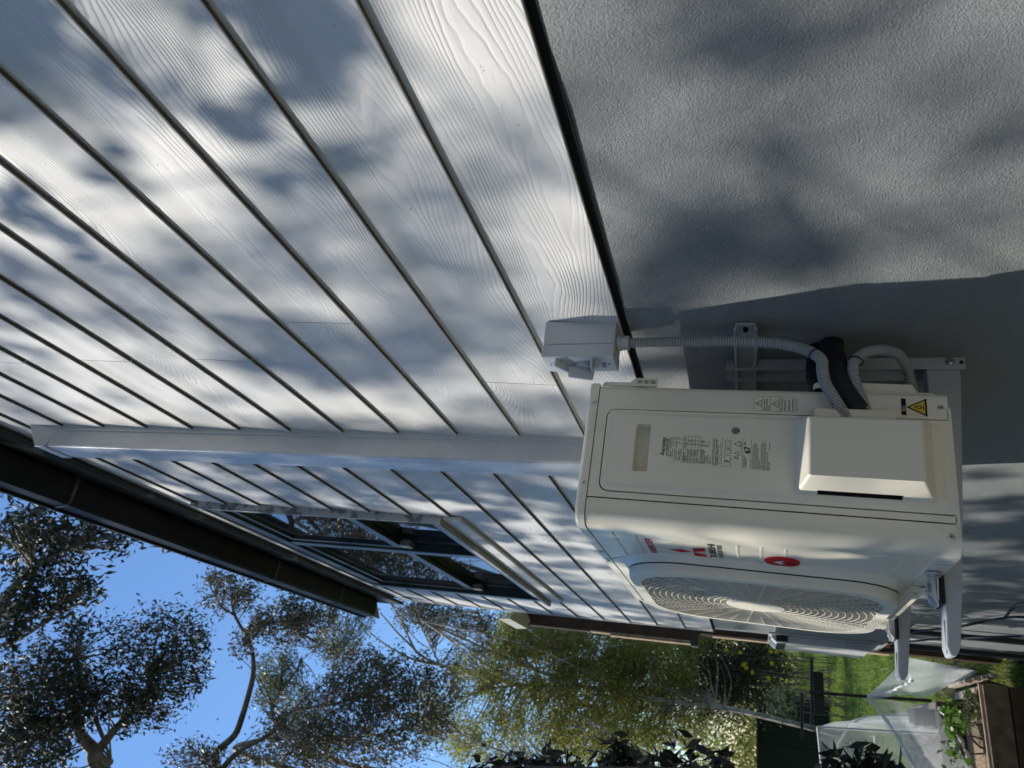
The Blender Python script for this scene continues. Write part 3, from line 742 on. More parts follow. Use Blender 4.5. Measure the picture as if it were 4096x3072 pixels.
# front feet on rubber pads
for fx in (.197, .687):
    f = MB()
    f.prism([(fx-.032, DD-.02, -.0008), (fx+.022, DD-.02, -.0008), (fx+.022, DD+.040, -.0008), (fx+.012, DD+.050, -.0008), (fx-.014, DD+.050, -.0008), (fx-.024, DD+.040, -.0008)], (0, 0, .0035))
    f.prism([(fx-.024, DD-.004, .0027), (fx-.024, DD+.044, .0027), (fx-.024, DD+.036, .010), (fx-.024, DD-.002, .012)], (.004, 0, 0))
    f.prism([(fx+.016, DD+.002, .0027), (fx+.016, DD+.044, .0027), (fx+.016, DD+.036, .010), (fx+.016, DD+.002, .010)], (.004, 0, 0))
    f.prism([(fx-.072, DD+.0018, .000), (fx-.030, DD+.0018, .000), (fx-.024, DD+.0018, .012), (fx-.052, DD+.0018, .026), (fx-.072, DD+.0018, .026), (fx-.080, DD+.0018, .012)], (0, .0022, 0))
    ft = f.build('foot', MT['foot'], ac, .0010)
    MB().disc((fx-.003, DD+.024, .0027), (0, 0, 1), .0105, .0016, 18).disc((fx-.003, DD+.024, .0043), (0, 0, 1), .0075, .0055, 6).disc((fx-.003, DD+.024, .0098), (0, 0, 1), .004, .007, 12).build('bolt', MT['foot'], ft)
    screw((fx-.060, DD+.0040, .012), (0, 1, 0), .0058, ft)
    MB().box((fx-.030, DD-.06, -.0095), (fx+.028, DD+.047, -.0010)).build('rubber_pad', MT['rubber'], ft, .003)

# fan grille: skirt, rim, rings, spokes, hub
gr = MB()
YB, YF = DD+.0170, DD+.0370
s0, s1, s2, s3 = gout(.0015), gout(0), gout(-.003), gout(-.024)
gr.ring([(x, YB, z) for x, z in s0], [(x, YF-.006, z) for x, z in s1], True)
gr.ring([(x, YF-.006, z) for x, z in s1], [(x, YF, z) for x, z in s2], True)
gr.ring([(x, YF, z) for x, z in s2], [(x, YF+.0005, z) for x, z in s3], False)
gr.ring([(x, YF+.0005, z) for x, z in s3], [(x, YF-.012, z) for x, z in s3], False)
gro = gr.build('fan_grille', MT['grille'], ac)
def inside(x, z, e=-.023):
    hw, hh = GW+e, GH+e; r = .11
    dx, dz = abs(x-GX), abs(z-GZ)
    if dx > hw or dz > hh: return False
    ex_, ez_ = dx-(hw-r), dz-(hh-r)
    return not (ex_ > 0 and ez_ > 0 and ex_*ex_+ez_*ez_ > r*r)
R0, PITCH_R = .0640, .0139
for i in range(1, 18):
    r = R0 + PITCH_R*i
    n = 128; ang = [2*math.pi*k/n for k in range(n+1)]
    seg = []
    def flush(seg):
        if len(seg) < 2: return
        A = []; Bq = []; Cq = []; Dq = []
        for a in seg:
            c, s = math.cos(a), math.sin(a); t = .0009
            A.append((GX+(r-t)*c, YF-.0024, GZ+(r-t)*s)); Bq.append((GX+(r-t)*c, YF-.0005, GZ+(r-t)*s))
            Cq.append((GX+(r+t)*c, YF-.0005, GZ+(r+t)*s)); Dq.append((GX+(r+t)*c, YF-.0024, GZ+(r+t)*s))
        m = MB(); m.strip(A, Bq, True); m.strip(Bq, Cq); m.strip(Cq, Dq, True); m.build('ring', MT['grille'], gro)
    for a in ang:
        if inside(GX+r*math.cos(a), GZ+r*math.sin(a)): seg.append(a)
        else: flush(seg); seg = []
    flush(seg)
for k in range(40):
    a = 2*math.pi*(k+.5)/40; c, s = math.cos(a), math.sin(a)
    r = R0-.002; rs = R0 + PITCH_R*(0 if k % 2 == 0 else 6)
    while inside(GX+r*c, GZ+r*s, -.0225): r += .001
    w_ = .0010; p = MB()
    q = lambda rr, o, y: (GX+rr*c - o*s, y, GZ+rr*s + o*c)
    ya, yb = YF-.0070, YF-.0012
    p.add([q(rs,-w_,ya), q(r,-w_,ya), q(r,w_,ya), q(rs,w_,ya), q(rs,-w_,yb), q(r,-w_,yb), q(r,w_,yb), q(rs,w_,yb)], [(4,5,6,7), (0,1,5,4), (2,3,7,6), (0,3,2,1)])
    p.build('spoke', MT['grille'], gro)
MB().disc((GX, YF-.008, GZ), (0, 1, 0), R0, .0088, 56).build('hub', MT['grille'], gro, .0012)
# fan behind the grille
shr = gout(-.012)
MB().add([(x, DD+.0025, z) for x, z in shr], [tuple(range(len(shr)))]).build('fan_cavity', MT['cavity'], ac)
fan = MB().disc((GX, DD+.004, GZ), (0, 1, 0), .055, .012, 32).build('fan', MT['fan'], ac)
for k in range(3):
    b = MB(); A = []; Bq = []
    for j in range(10):
        t = j/9; a0 = 2*math.pi*k/3 + .3*t; rr = .05 + .185*t; sp_ = .45 + .5*t
        A.append((GX+rr*math.cos(a0), DD+.005, GZ+rr*math.sin(a0))); Bq.append((GX+rr*math.cos(a0+sp_), DD+.017, GZ+rr*math.sin(a0+sp_)))
    b.strip(A, Bq, True); b.build('blade', MT['fan'], fan)

# ------------------------------------------------------------------ print on the unit
def text_geo(body, bold=0.0, shear=0.0):
    c = bpy.data.curves.new('t', 'FONT'); c.body = body; c.size = 1; c.offset = bold; c.shear = shear; c.resolution_u = 3; c.fill_mode = 'BOTH'
    o = bpy.data.objects.new('t', c); COL.objects.link(o)
    dg = bpy.context.evaluated_depsgraph_get(); me = bpy.data.meshes.new_from_object(o.evaluated_get(dg))
    v = np.empty(len(me.vertices)*3); me.vertices.foreach_get('co', v); v = v.reshape(-1, 3)
    f = [list(p.vertices) for p in me.polygons]
    bpy.data.objects.remove(o); bpy.data.curves.remove(c); bpy.data.meshes.remove(me)
    return v, f
def put(m, fn, body, x0, x1, z0, z1, bold=0.0, shear=0.0):
    """fit a line of text in the box (x0..x1 reading direction, z0..z1 up); fn maps to 3D"""
    v, f = text_geo(body, bold, shear)
    a, b = v.min(0), v.max(0)
    s = (v[:, :2]-a[:2])/np.maximum(b[:2]-a[:2], 1e-6)
    m.add([fn(x0+(x1-x0)*p[0], z0+(z1-z0)*p[1]) for p in s], f)
def putn(m, fn, body, x0, zb, h, bold=0.0, right=False):
    """natural width at cap height h"""
    v, f = text_geo(body, bold); s = h/.70
    w_ = v[:, 0].max()*s; o = (-w_ if right else 0)
    m.add([fn(x0+o+p[0]*s, zb+p[1]*s) for p in v], f)
FRONT = lambda t, z: (-t, DD+.0006, z)           # t = -x : reading direction on the front
FRONT2 = lambda t, z: (-t, DD+.0010, z)
b = MB(); put(b, FRONT, 'INVERTER', -.2185, -.078, .5035, .5170, .022, .28); b.build('inverter_print', MT['red'], fp)
b = MB(); put(b, FRONT, 'MITSUBISHI', -.2365, -.0755, .3850, .3985, .022); put(b, FRONT, 'HEAVY INDUSTRIES', -.2365, -.0780, .3725, .3815, .014); b.build('maker_print', MT['black'], fp)
b = MB()
for poly in (((.155, .4785), (.1405, .4525), (.1545, .4300), (.1685, .4525)),
             ((.1535, .4290), (.1405, .4050), (.1140, .4050), (.1270, .4290)),
             ((.1560, .4290), (.1690, .4050), (.1985, .4050), (.1850, .4290))):
    b.add([(x, DD+.0006, z) for x, z in poly], [(0,1,2,3)])
b.build('emblem', MT['red'], fp)
st = MB().add([(.162+.0350*math.cos(2*math.pi*k/40), DD+.0030, .2640+.0318*math.sin(2*math.pi*k/40)) for k in range(40)], [tuple(range(40))])
st.ring([(.162+.0350*math.cos(2*math.pi*k/40), DD+.0030, .2640+.0318*math.sin(2*math.pi*k/40)) for k in range(40)], [(.162+.0350*math.cos(2*math.pi*k/40), DD, .2640+.0318*math.sin(2*math.pi*k/40)) for k in range(40)])
sto = st.build('round_sticker', MT['red'], ac)
mt = [(.162, .2800), (.1455, .2640), (.1485, .2630), (.1500, .2605), (.1530, .2665), (.1545, .2615), (.1580, .2685), (.1600, .2600), (.1635, .2690), (.1665, .2620), (.1690, .2660), (.1720, .2605), (.1745, .2650), (.1800, .2615)]
MB().add([(x, DD+.0034, z) for x, z in mt], [(0,1,2,3,4), (0,4,5,6), (0,6,7,8), (0,8,9,10), (0,10,11,12), (0,12,13)]).build('mountain_print', MT['white'], sto)
b = MB()
for i in range(7): b.box((.150+.0036*i, DD+.0032, .2485), (.1526+.0036*i, DD+.0034, .2555))
for i in range(5): b.box((.1535+.0036*i, DD+.0032, .2405), (.1561+.0036*i, DD+.0034, .2465))
b.build('sticker_print', MT['darkred'], sto)

# caution label on the side
SX = -.0005
SIDE = lambda t, z: (SX-.0003, -t, z)             # t = -y : reading direction on the near side
lb = MB().box((SX, .0145, .2455), (.0005, .0485, .3235)).build('caution_label', MT['label'], ac)
b = MB()
def frame(b, y0, y1, z0, z1, w_=.00035, X=SX-.0004):
    for a in ((y0, y0+w_, z0, z1), (y1-w_, y1, z0, z1), (y0, y1, z0, z0+w_), (y0, y1, z1-w_, z1)):
        b.add([(X, a[0], a[2]), (X, a[1], a[2]), (X, a[1], a[3]), (X, a[0], a[3])], [(0,1,2,3)])
frame(b, .0165, .0470, .2485, .3215); frame(b, .0165, .0470, .3060, .3215); frame(b, .0165, .0470, .2760, .2920); frame(b, .0165, .0470, .2485, .2760)
for z in (.3085, .2785):
    for k in range(3):
        P_ = [(-.0250, z), (-.0385, z), (-.03175, z+.0105)]; p0, p1 = P_[k], P_[(k+1) % 3]
        t_ = np.array(p1)-np.array(p0); n_ = np.array([-t_[1], t_[0]])/np.hypot(*t_)*.0004
        b.add([SIDE(*(np.array(p0)+n_)), SIDE(*(np.array(p1)+n_)), SIDE(*(np.array(p1)-n_)), SIDE(*(np.array(p0)-n_))], [(0,1,2,3)])
    b.add([SIDE(-.0322, z+.0075), SIDE(-.0310, z+.0045), SIDE(-.0320, z+.0045), SIDE(-.0313, z+.0015), SIDE(-.0335, z+.0050), SIDE(-.0325, z+.0050)], [(0,1,2,3,4,5)])
for s, z in (("Don't touch", .3015), ('the terminal', .2972), ('block.', .2930), ("Don't touch", .2705), ('refrigerant', .2650), ('pipings and', .2580), ('connections.', .2515)):
    putn(b, SIDE, s, -.0455, z, .0033 if z > .29 else .0036, .012)
putn(b, SIDE, '>PET<  RYF011H173', -.0465, .2450, .0022)
b.build('label_print', MT['black'], lb)

# refrigerant mark: black R32 block over a yellow warning triangle
rf = MB().box((SX, .0135, .0652), (.0005, .0455, .0728)).build('refrigerant_label', MT['black'], ac)
b = MB(); putn(b, SIDE, 'R32', -.0385, .0665, .0048, .008); b.build('label_print', MT['label'], rf)
tri = lambda s, X: [(X, .030+.0175*s*q, z) for q, z in ((0, .0450+.0200*s), (-1, .0450-.0125*s), (1, .0450-.0125*s))]
rt = MB().add(tri(1.0, SX-.0002), [(0,1,2)]).build('warning_triangle', MT['black'], ac)
MB().add(tri(.76, SX-.0004), [(0,1,2)]).build('triangle_fill', MT['yellow'], rt)
b = MB(); X = SX-.0006
b.add([(X, .0360, .0375), (X, .0240, .0375), (X, .0240, .0388), (X, .0360, .0388)], [(0,1,2,3)])
fl = [(.030, .0530), (.0275, .0480), (.0262, .0440), (.0275, .0412), (.030, .0402), (.0325, .0412), (.0340, .0440), (.0325, .0480)]
b.ring([(X, y, z) for y, z in fl], [(X, .030+(y-.030)*.55, .0445+(z-.0445)*.55) for y, z in fl]); b.build('flame_print', MT['black'], rt)

# rating plate
RX = X1-.0004
rl = MB().box((RX, .105, .2885), (X1+.0002, .1675, .4925)).build('rating_label', MT['label'], ac)
RP = lambda t, z: (RX-.0004, -t, z)
U = lambda u: .4905-(u-165)/(2130-165)*.2005          # column position of the photographed plate to height
V = lambda v: -(.1055+(v-195)/595*.0605)
b = MB()
def line(u, v0=200, v1=780, w_=.0004):
    z = U(u); b.add([RP(V(v1), z), RP(V(v0), z), RP(V(v0), z+w_), RP(V(v1), z+w_)], [(0,1,2,3)])
def vline(v, u0, u1, w_=.0004):
    t = V(v); b.add([RP(t, U(u0)), RP(t+w_, U(u0)), RP(t+w_, U(u1)), RP(t, U(u1))], [(0,1,2,3)])
def tx(s, u, v_left, h=.0022, bold=.012, right=None):
    if right is not None: put(b, RP, s, V(v_left), V(right), U(u), U(u)+h, bold)
    else: putn(b, RP, s, V(v_left), U(u), h, bold)
tx('MITSUBISHI', 264, 535, .0042, .02, 250); tx('HEAVY INDUSTRIES', 290, 535, .0023, .02, 250)
for poly in (((575, 190), (560, 213), (575, 236), (590, 213)), ((577, 236), (553, 236), (540, 266), (565, 266)), ((573, 236), (600, 236), (612, 266), (588, 266))):
    b.add([RP(V(v), U(u)) for v, u in poly], [(0,1,2,3)])
tx('AIR CONDITIONER', 330, 612, .0030, .02, 268); tx('SPLIT TYPE (OUTDOOR UNIT)', 362, 628, .0024, .014, 255)
tx('MODEL', 395, 628); tx('DXC24ZTLA-WJ', 395, 460, .0026, .02, 252); tx('LICENCE CODE', 425, 655, .0019); tx('DXC24ZTLA-WJ', 425, 420, .0019)
line(458)
tx('POWER SUPPLY', 495, 695, .0021); tx('220-240V~ 50Hz', 495, 440, .0021); tx('RATED INPUT', 540, 695, .0021); tx('1.83     kW', 540, 375, .0021); tx('RATED CURRENT', 568, 695, .0021); tx('17     A', 568, 365, .0021)
line(590); frame(b, -V(208), -V(730), U(925), U(612), .0004, RX-.0004); vline(480, 925, 612)
for s, u, n_ in (('PERFORMANCE', 632, ''), ('CLIMATE CLASS', 655, ''), ('VOLTAGE', 678, '230      V'), ('TOTAL   COOLING', 708, '7.1     kW'), ('CAPACITY  HEATING', 738, '8.0     kW'), ('TOTAL   COOLING', 770, '2.07    kW'), ('INPUT   HEATING', 800, '2.20    kW'), ('TOTAL   COOLING', 836, '10.0     A'), ('CURRENT  HEATING', 866, '10.1     A'), ('L.R.A.', 908, '5.0      A')):
    tx(s, u, 715, .0019)
    if n_: tx(n_, u, 385, .0019)
for u in (690, 755, 818, 884): line(u, 208, 730)
tx('ISO 5151 : T1,H1', 632, 430, .0018); tx('AS/NZS 3823 : T1,H1', 655, 460, .0018)
for s, u, n_ in (('MAX. HIGH PRESSURE', 950, '4.15    MPa'), ('MAX. LOW PRESSURE', 978, '1.85    MPa'), ('REFRIGERANT   R32', 1006, '1.35    kg'), ('IP NUMBER', 1036, 'IP24'), ('UNIT WEIGHT', 1068, '47.0    kg'), ('SERIAL NO.', 1108, '')):
    tx(s, u, 728, .0020)
    if n_: tx(n_, u, 405, .0020)
tx('SEE AN INSTALLATION MANUAL FOR FIELD CHARGE', 1150, 740, .0019, .01, 240); line(1165)
tx('MITSUBISHI HEAVY INDUSTRIES', 1208, 748, .0023, .02, 240); tx('THERMAL SYSTEMS, LTD.', 1240, 748, .0023, .02, 350); tx('Marunouchi, Chiyoda-ku, Tokyo, Japan', 1280, 720, .0017, .01, 290); line(1300)
for (v0, v1) in ((250, 360), (385, 515), (545, 755)):       # manual pictograms
    frame(b, -V(v0), -V(v1), U(1455), U(1345), .0005, RX-.0004); vline((v0+v1)/2, 1455, 1345)
tx('i', 1430, 428, .006, .03); vline(655, 1400, 1365, .0012); tx('/', 1430, 680, .007, .03)
for vs_, us_ in (((262, 372, 317), (1610, 1610, 1500)), ((455, 545, 500), (1585, 1585, 1515))):
    for k in range(3):
        p0 = np.array([V(vs_[k]), U(us_[k])]); p1 = np.array([V(vs_[(k+1) % 3]), U(us_[(k+1) % 3])]); t_ = p1-p0; n_ = np.array([-t_[1], t_[0]])/np.hypot(*t_)*.0004
        b.add([RP(*(p0+n_)), RP(*(p1+n_)), RP(*(p1-n_)), RP(*(p0-n_))], [(0,1,2,3)])
tx('X', 1560, 605, .0055, .005); line(1585, 565, 610, .0012)
tx('Complies with AS/NZS4755.3.1', 1640, 540, .0018, .01, 255); line(1658)
tx('67', 1790, 490, .0115, .03, 355); tx('dBA', 1705, 330, .0028, .02); tx('OUTSIDE SOUND', 1695, 765, .0021); tx('POWER LEVEL', 1725, 765, .0021); line(1798)
for i, s in enumerate(('(LOWER LEVELS MEAN LOWER OUTSIDE NOISE)', 'THE LEVEL SHOWN ABOVE MAY BE USED TO ESTIMATE', 'WHETHER THE OUTSIDE NOISE FROM THE PROPOSED', 'INSTALLATION OF THIS UNIT WILL BE WITHIN', 'ACCEPTABLE LIMITS')):
    tx(s, 1838+i*29, 775, .0020, .01, (330, 285, 290, 370, 590)[i])
tx('CONSULT YOUR SUPPLIER BEFORE INSTALLATION', 1990, 780, .0021, .012, 280); line(2010); tx('ELECTRICAL WIRING install in accordance with AS3000', 2035, 800, .0019, .01, 280); line(2050)
tx('MANUFACTURING YEAR   2025', 2085, 785, .0020, .012, 450); tx('MADE IN CHINA', 2118, 785, .0022, .014, 620); tx('RYF011F148G', 2118, 420, .0018)
b.build('label_print', MT['black'], rl)

# ================================================================== CONDUITS AND PIPES
def corrugated(pts, R=.0106, pitch=.0050, depth=.0030, n=18):
    P = spline(pts, 40); d = [0.0]
    for a, b in zip(P[:-1], P[1:]): d.append(d[-1] + (b-a).length)
    Lt = d[-1]; steps = int(Lt/pitch*6); out = []; rad = []
    X = [np.interp(np.linspace(0, Lt, steps), d, [p[i] for p in P]) for i in range(3)]
    for i in range(steps):
        ph = i % 6; out.append((X[0][i], X[1][i], X[2][i])); rad.append(R - (depth if ph in (0, 1) else 0))
    return MB().tube(out, rad, n, True, False)
cdt = thing('supply_conduit', 'grey corrugated conduit dropping from the isolator box to the terminal cover', 'conduit', (0, 0, 0))
corrugated([(1.310, .035, 1.490), (1.310, .035, 1.38), (1.311, .036, 1.27), (1.312, .042, 1.195), (1.303, .062, 1.147), (1.287, .090, 1.123), (1.284, .116, 1.121), (1.287, .140, 1.117), (1.291, .168, 1.103), (1.297, .205, 1.083)]).build('corrugated_tube', MT['conduit'], cdt)
cd2 = thing('drain_conduit', 'looped grey corrugated conduit curling from behind the unit beside the black pipes', 'conduit', (0, 0, 0))
corrugated([(1.435, .090, .945), (1.417, .070, .952), (1.402, .050, .958), (1.37, .036, .980), (1.342, .043, 1.018), (1.322, .064, 1.050), (1.311, .092, 1.066), (1.312, .125, 1.064), (1.316, .156, 1.054), (1.322, .200, 1.043)], .0098).build('corrugated_tube', MT['conduit'], cd2)
pp_ = thing('insulated_pipe', 'thick black foam insulated refrigerant pipes curving from the wall to the terminal cover', 'pipe', (0, 0, 0))
MB().tube(spline([(1.425, -.03, 1.085), (1.395, .015, 1.092), (1.345, .068, 1.093), (1.326, .105, 1.092), (1.322, .142, 1.080), (1.322, .180, 1.062), (1.326, .198, 1.052)], 12), [.023]*30+[.022]*31+[.018]*12, 16).build('foam_sleeve', MT['foam'], pp_)
MB().tube(spline([(1.44, -.03, 1.11), (1.41, .03, 1.12), (1.362, .088, 1.126), (1.346, .12, 1.124), (1.344, .155, 1.116), (1.35, .20, 1.10)], 12), .018, 16).build('foam_sleeve', MT['foam'], pp_)
MB().tube(spline([(1.326, .188, 1.056), (1.330, .206, 1.049), (1.338, .225, 1.044)], 6), .006, 10).build('copper_pipe', MT['copper'], pp_)
for c, ax_ in (((1.2945, .078, 1.133), (-.016, .028, -.024)), ((1.3145, .080, 1.0595), (-.011, .06, .02))):
    tie = MB(); ax_ = Vector(ax_).normalized(); a = ax_.orthogonal().normalized(); w_ = ax_.cross(a)
    tie.tube([Vector(c) + (a*math.cos(t) + w_*math.sin(t))*.0125 for t in np.linspace(0, 2*math.pi, 24)], .0014, 6, False)
    tie.build('cable_tie', MT['foam'], pp_)

# ================================================================== WATER HEATER AND CABLES LOWER ON THE WALL
hw = thing('water_heater', 'pale grey gas water heater box fixed low on the dark wall past the air conditioner', 'water heater', (4.74, -.014, .50))
MB().box((0, .0, .0), (.36, .118, .60)).build('case', MT['hwu'], hw, .004)
MB().box((-.008, .118, .028), (.368, .130, .64)).build('cover_flange', MT['hwu'], hw, .003)
m = MB().prism([(.006, .130, .06), (.006, .172, .10), (.006, .172, .60), (.006, .150, .625), (.006, .130, .625)], (.348, 0, 0))
fc = m.build('front_cover', MT['hwu_light'], hw, .004)
MB().box((.03, .168, .545), (.33, .1745, .595)).build('flue_outlet', MT['dark'], hw, .002)
MB().box((.0, .132, .535), (.0055, .165, .60)).build('flue_shield', MT['dark'], hw)
for r_i in range(3):
    for k in range(6):
        x = .0055; z = .10 + k*.022; y = .137 + r_i*.011
        MB().prism([(x, y, z), (x, y+.008, z+.012), (x, y, z+.014)], (-.003, 0, 0)).build('louvre', MT['hwu'], fc)
MB().box((.02, -.0, .60), (.06, .06, .645)).build('fixing_lug', MT['hwu'], hw, .002)
hp = thing('heater_pipework', 'lagged water pipes with brass fittings hanging under the water heater', 'pipes', (4.74, -.014, .50))
for i, (x, y, r, mt_, L_) in enumerate(((.05, .035, .016, 'foam', .75), (.16, .05, .013, 'hwu_light', .34), (.27, .085, .017, 'foam', .75))):
    MB().tube([(x, y, 0), (x, y, -L_)], r, 12).build('pipe', MT[mt_], hp)
    MB().tube([(x, y, 0), (x, y, -.045)], r*1.25, 8).build('fitting', MT['copper'], hp)
cb = MB()
cb.tube(spline([(4.90, .06, .50), (4.6, .05, .40), (4.2, .07, .28), (3.9, .05, .10), (3.75, .10, -.02), (3.6, .06, .02), (3.75, .02, .12), (4.1, .03, .10)], 10), .006, 6)
cb.tube(spline([(4.95, .08, .48), (4.5, .09, .30), (4.0, .12, .08), (3.7, .14, -.12), (3.9, .06, -.10), (4.3, .03, .02)], 10), .005, 6)
tag(cb.build('loose_cable', MT['foam']), 'loose black cable looped against the dark rendered wall under the bracket', 'cable')

# ================================================================== POST AND GUTTER BEYOND THE HOUSE
po = thing('verandah_post', 'tall dark brown timber verandah post with pale strips for its sunlit edge standing behind the far house corner', 'post', (6.3, 0, G))
MB().box((0, -.165, 0), (.10, -.050, 2.14)).build('post_shaft', MT['brown'], po, .004)
MB().box((-.004, -.048, .75), (.09, -.034, 2.13)).build('lit_edge_strip', MT['pale'], po, .002)  # pale strips paint in the post's sunlit edges
MB().box((-.02, -.17, 2.14), (.12, .055, 2.20)).build('post_bracket', MT['blackmetal'], po, .003)
MB().box((-.015, -.10, 2.14), (.02, -.02, 2.17)).build('bracket_plate', MT['hwu_light'], po, .002)
MB().box((0, -.165, 2.20), (.10, .026, 3.62)).build('upper_shaft', MT['brown'], po, .004)
for y, z0, z1 in ((.028, 2.2, 3.02), (.043, 2.2, 2.86)):
    MB().box((-.004, y-.011, z0), (.09, y, z1)).build('lit_edge_strip', MT['pale'], po, .002)
vg = thing('verandah_gutter', 'cream gutter end sticking out behind the far house corner below the tall trees', 'gutter', (5.80, 0, 3.05))
MB().prism([(0, -.06, .13), (0, -.06, .03), (0, .0, .0), (0, .055, .035), (0, .065, .13), (0, .05, .13), (0, .04, .045), (0, 0, .015), (0, -.05, .04)], (.55, 0, 0)).build('gutter_channel', MT['creamgut'], vg)
MB().box((.0, -.30, .01), (.62, -.065, .12)).build('beam', MT['brown'], vg, .003)

# ================================================================== RAISED BEDS AND NETS
def bed(x0, x1, y0, y1, z1, label):
    t = thing('raised_bed', label, 'raised bed', (0, 0, 0), None)
    n = 3; h = (z1-G)/n
    for k in range(n):
        a, b = G+h*k+.003, G+h*(k+1)-.003
        MB().box((x0, y0, a), (x0+.045, y1, b)).build('sleeper', MT['tansleeper' if k == 2 else 'brown'], t, .006)  # top front board tan, the ones below dark brown
        MB().box((x1-.045, y0, a), (x1, y1, b)).build('sleeper', MT['brown'], t, .006)
        MB().box((x0+.047, y0, a), (x1-.047, y0+.045, b)).build('sleeper', MT['rawtimber' if k == 2 else 'brown'], t, .006)
    MB().add([(x0+.03, y0+.03, z1-.05), (x1-.03, y0+.03, z1-.05), (x1-.03, y1, z1-.05), (x0+.03, y1, z1-.05)], [(0,1,2,3)]).build('soil', MT['mulch'], t)
    return t
b1 = bed(5.36, 6.16, .20, 2.4, -.10, 'near dark timber raised garden bed with straw mulch and green seedlings')
b2 = bed(6.68, 7.9, .22, 2.4, -.10, 'farther timber raised garden bed under the white net tunnel')
def lath(name, a, b, w_, mt_, label, cat):
    return tag(MB().tube([a, b], w_, 4, True, False).build(name, MT[mt_]), label, cat)
lath('timber_lath', (5.375, .20, -.085), (5.33, 1.6, -.085), .012, 'pale', 'thin yellow timber lath laid along the front edge of the near garden bed', 'lath')
lath('timber_stake', (6.16, .17, -.12), (6.06, .62, -.085), .010, 'pale', 'thin pale stake lying across the seedlings in the near bed', 'stake')
pk = thing('plank_stack', 'short stack of sunlit weathered planks at the wall end of the near bed', 'planks', (0, 0, 0))
for i in range(4):
    MB().box((5.42+.012*i, .125+.016*i, -.20+.045*i), (6.10-.07*i, .145+.016*i, -.158+.045*i)).build('plank', MT['rawtimber'], pk, .003)

def quad_net(name, C4, mt_, label, cat, n=14, sag=.04, wob=.01, group=None):
    """net panel through four corners (a, b, c, d), sagging in the middle"""
    a, b, c, d = [Vector(p) for p in C4]; vs = []; uvs = []
    Lx = ((b-a).length+(c-d).length)/2; Ly = ((d-a).length+(c-b).length)/2
    nn = ((b-a).cross(d-a)).normalized()
    for j in range(n+1):
        for i in range(n+1):
            s, t = i/n, j/n
            p = (a*(1-s)+b*s)*(1-t) + (d*(1-s)+c*s)*t
            p = p + nn*(math.sin(s*9+t*4)*math.sin(t*7)*wob) - Vector((0, 0, sag*4*s*(1-s)*(.3+.7*t)))
            vs.append(p); uvs.append((s*Lx, t*Ly))
    fs = [(j*(n+1)+i, j*(n+1)+i+1, (j+1)*(n+1)+i+1, (j+1)*(n+1)+i) for j in range(n) for i in range(n)]
    o = MB().add(vs, fs, True).build(name, MT[mt_]); me = o.data
    uvl = me.uv_layers.new(name='UVMap')
    for lp in me.loops: uvl.data[lp.index].uv = uvs[lp.vertex_index]
    return tag(o, label, cat, group)
apex = px(3468, 2786, x=6.15)
n1 = quad_net('bird_net', [px(3632, 2630, x=5.75), px(3915, 2686, x=5.55), px(3730, 2778, x=6.1), apex], 'net_dense', 'white bird net gathered on the black stake and draped down towards the wall', 'net', 22, .05, .035)
n2 = quad_net('bird_net', [apex, px(3742, 2826, x=5.9), px(3880, 3078, x=5.6), px(3655, 3075, x=6.3)], 'net', 'open white bird net stretched from the stake over the near seedlings', 'net', 14, .0, .008)
for a, b in ((apex, px(3660, 3078, x=6.3)), (px(3755, 2830, x=5.9), px(3885, 3078, x=5.6)), (apex, px(3600, 2745, x=6.0)), (px(3600, 2745, x=6.0), px(3640, 2700, x=5.9))):
    a, b = Vector(a), Vector(b)
    rope = MB().tube([a.lerp(b, t) + Vector((0, 0, -.03*4*t*(1-t))) + Vector((0, .003*math.sin(t*40), .004*math.sin(t*31))) for t in np.linspace(0, 1, 16)], [.010+.004*math.sin(i*1.7) for i in range(16)], 7)
    rope.build('gathered_edge', MT['whitepole'], n2)
# stake that carries the net
sk = thing('garden_stake', 'black steel stake with crossbars rising above the gathered white net', 'stake', (0, 0, 0))
MB().tube([px(3236, 2768, x=6.15), apex, px(3725, 2803, x=6.15)], .012, 8).build('shaft', MT['blackmetal'], sk)
MB().tube([px(3246, 2632, x=6.15), px(3247, 2900, x=6.15)], .011, 8).build('crossbar', MT['blackmetal'], sk)
MB().tube([px(3207, 2772, x=6.4), px(3208, 2956, x=6.4)], .011, 8).build('crossbar', MT['blackmetal'], sk)
q0, q1 = px(3252, 2685, x=6.2), px(3300, 2862, x=6.2)
MB().box((6.19, min(q0.y, q1.y), min(q0.z, q1.z)), (6.215, max(q0.y, q1.y), max(q0.z, q1.z))).build('hanging_panel', MT['blackmetal'], sk, .004)
# netted tunnel over the far bed
tn = thing('net_tunnel', 'box shaped white netted frame standing on the far garden bed', 'net tunnel', (0, 0, 0))
ca, cb_, cc_, cd_ = px(3270, 2908, x=6.75), px(3286, 3068, x=6.75), px(3755, 2936, x=6.75), px(3780, 3076, x=6.75)
for a, b in ((ca, cb_), (ca, cc_), (px(3497, 2944, x=7.0), px(3508, 3070, x=7.0))):
    MB().tube([a, b], .009, 8).build('frame_pole', MT['whitepole'], tn)
for o_ in (0, .35):
    mid = px(3460-40*o_, 2870+60*o_, x=7.2+o_)
    MB().tube(spline([px(3740, 2868+o_*40, x=7.2+o_), mid, px(3360, 2965, x=7.2+o_), px(3335, 3068, x=7.2+o_)], 10), .008, 8).build('hoop', MT['whitepole'], tn)
for C4, mt_ in (([ca, cc_, cd_, cb_], 'net'), ([ca, cc_, px(3750, 2845, x=7.9), px(3480, 2862, x=7.9)], 'net_dense')):
    o = quad_net('net_sheet', C4, mt_, None, None, 12, .0, .012); o.parent = tn
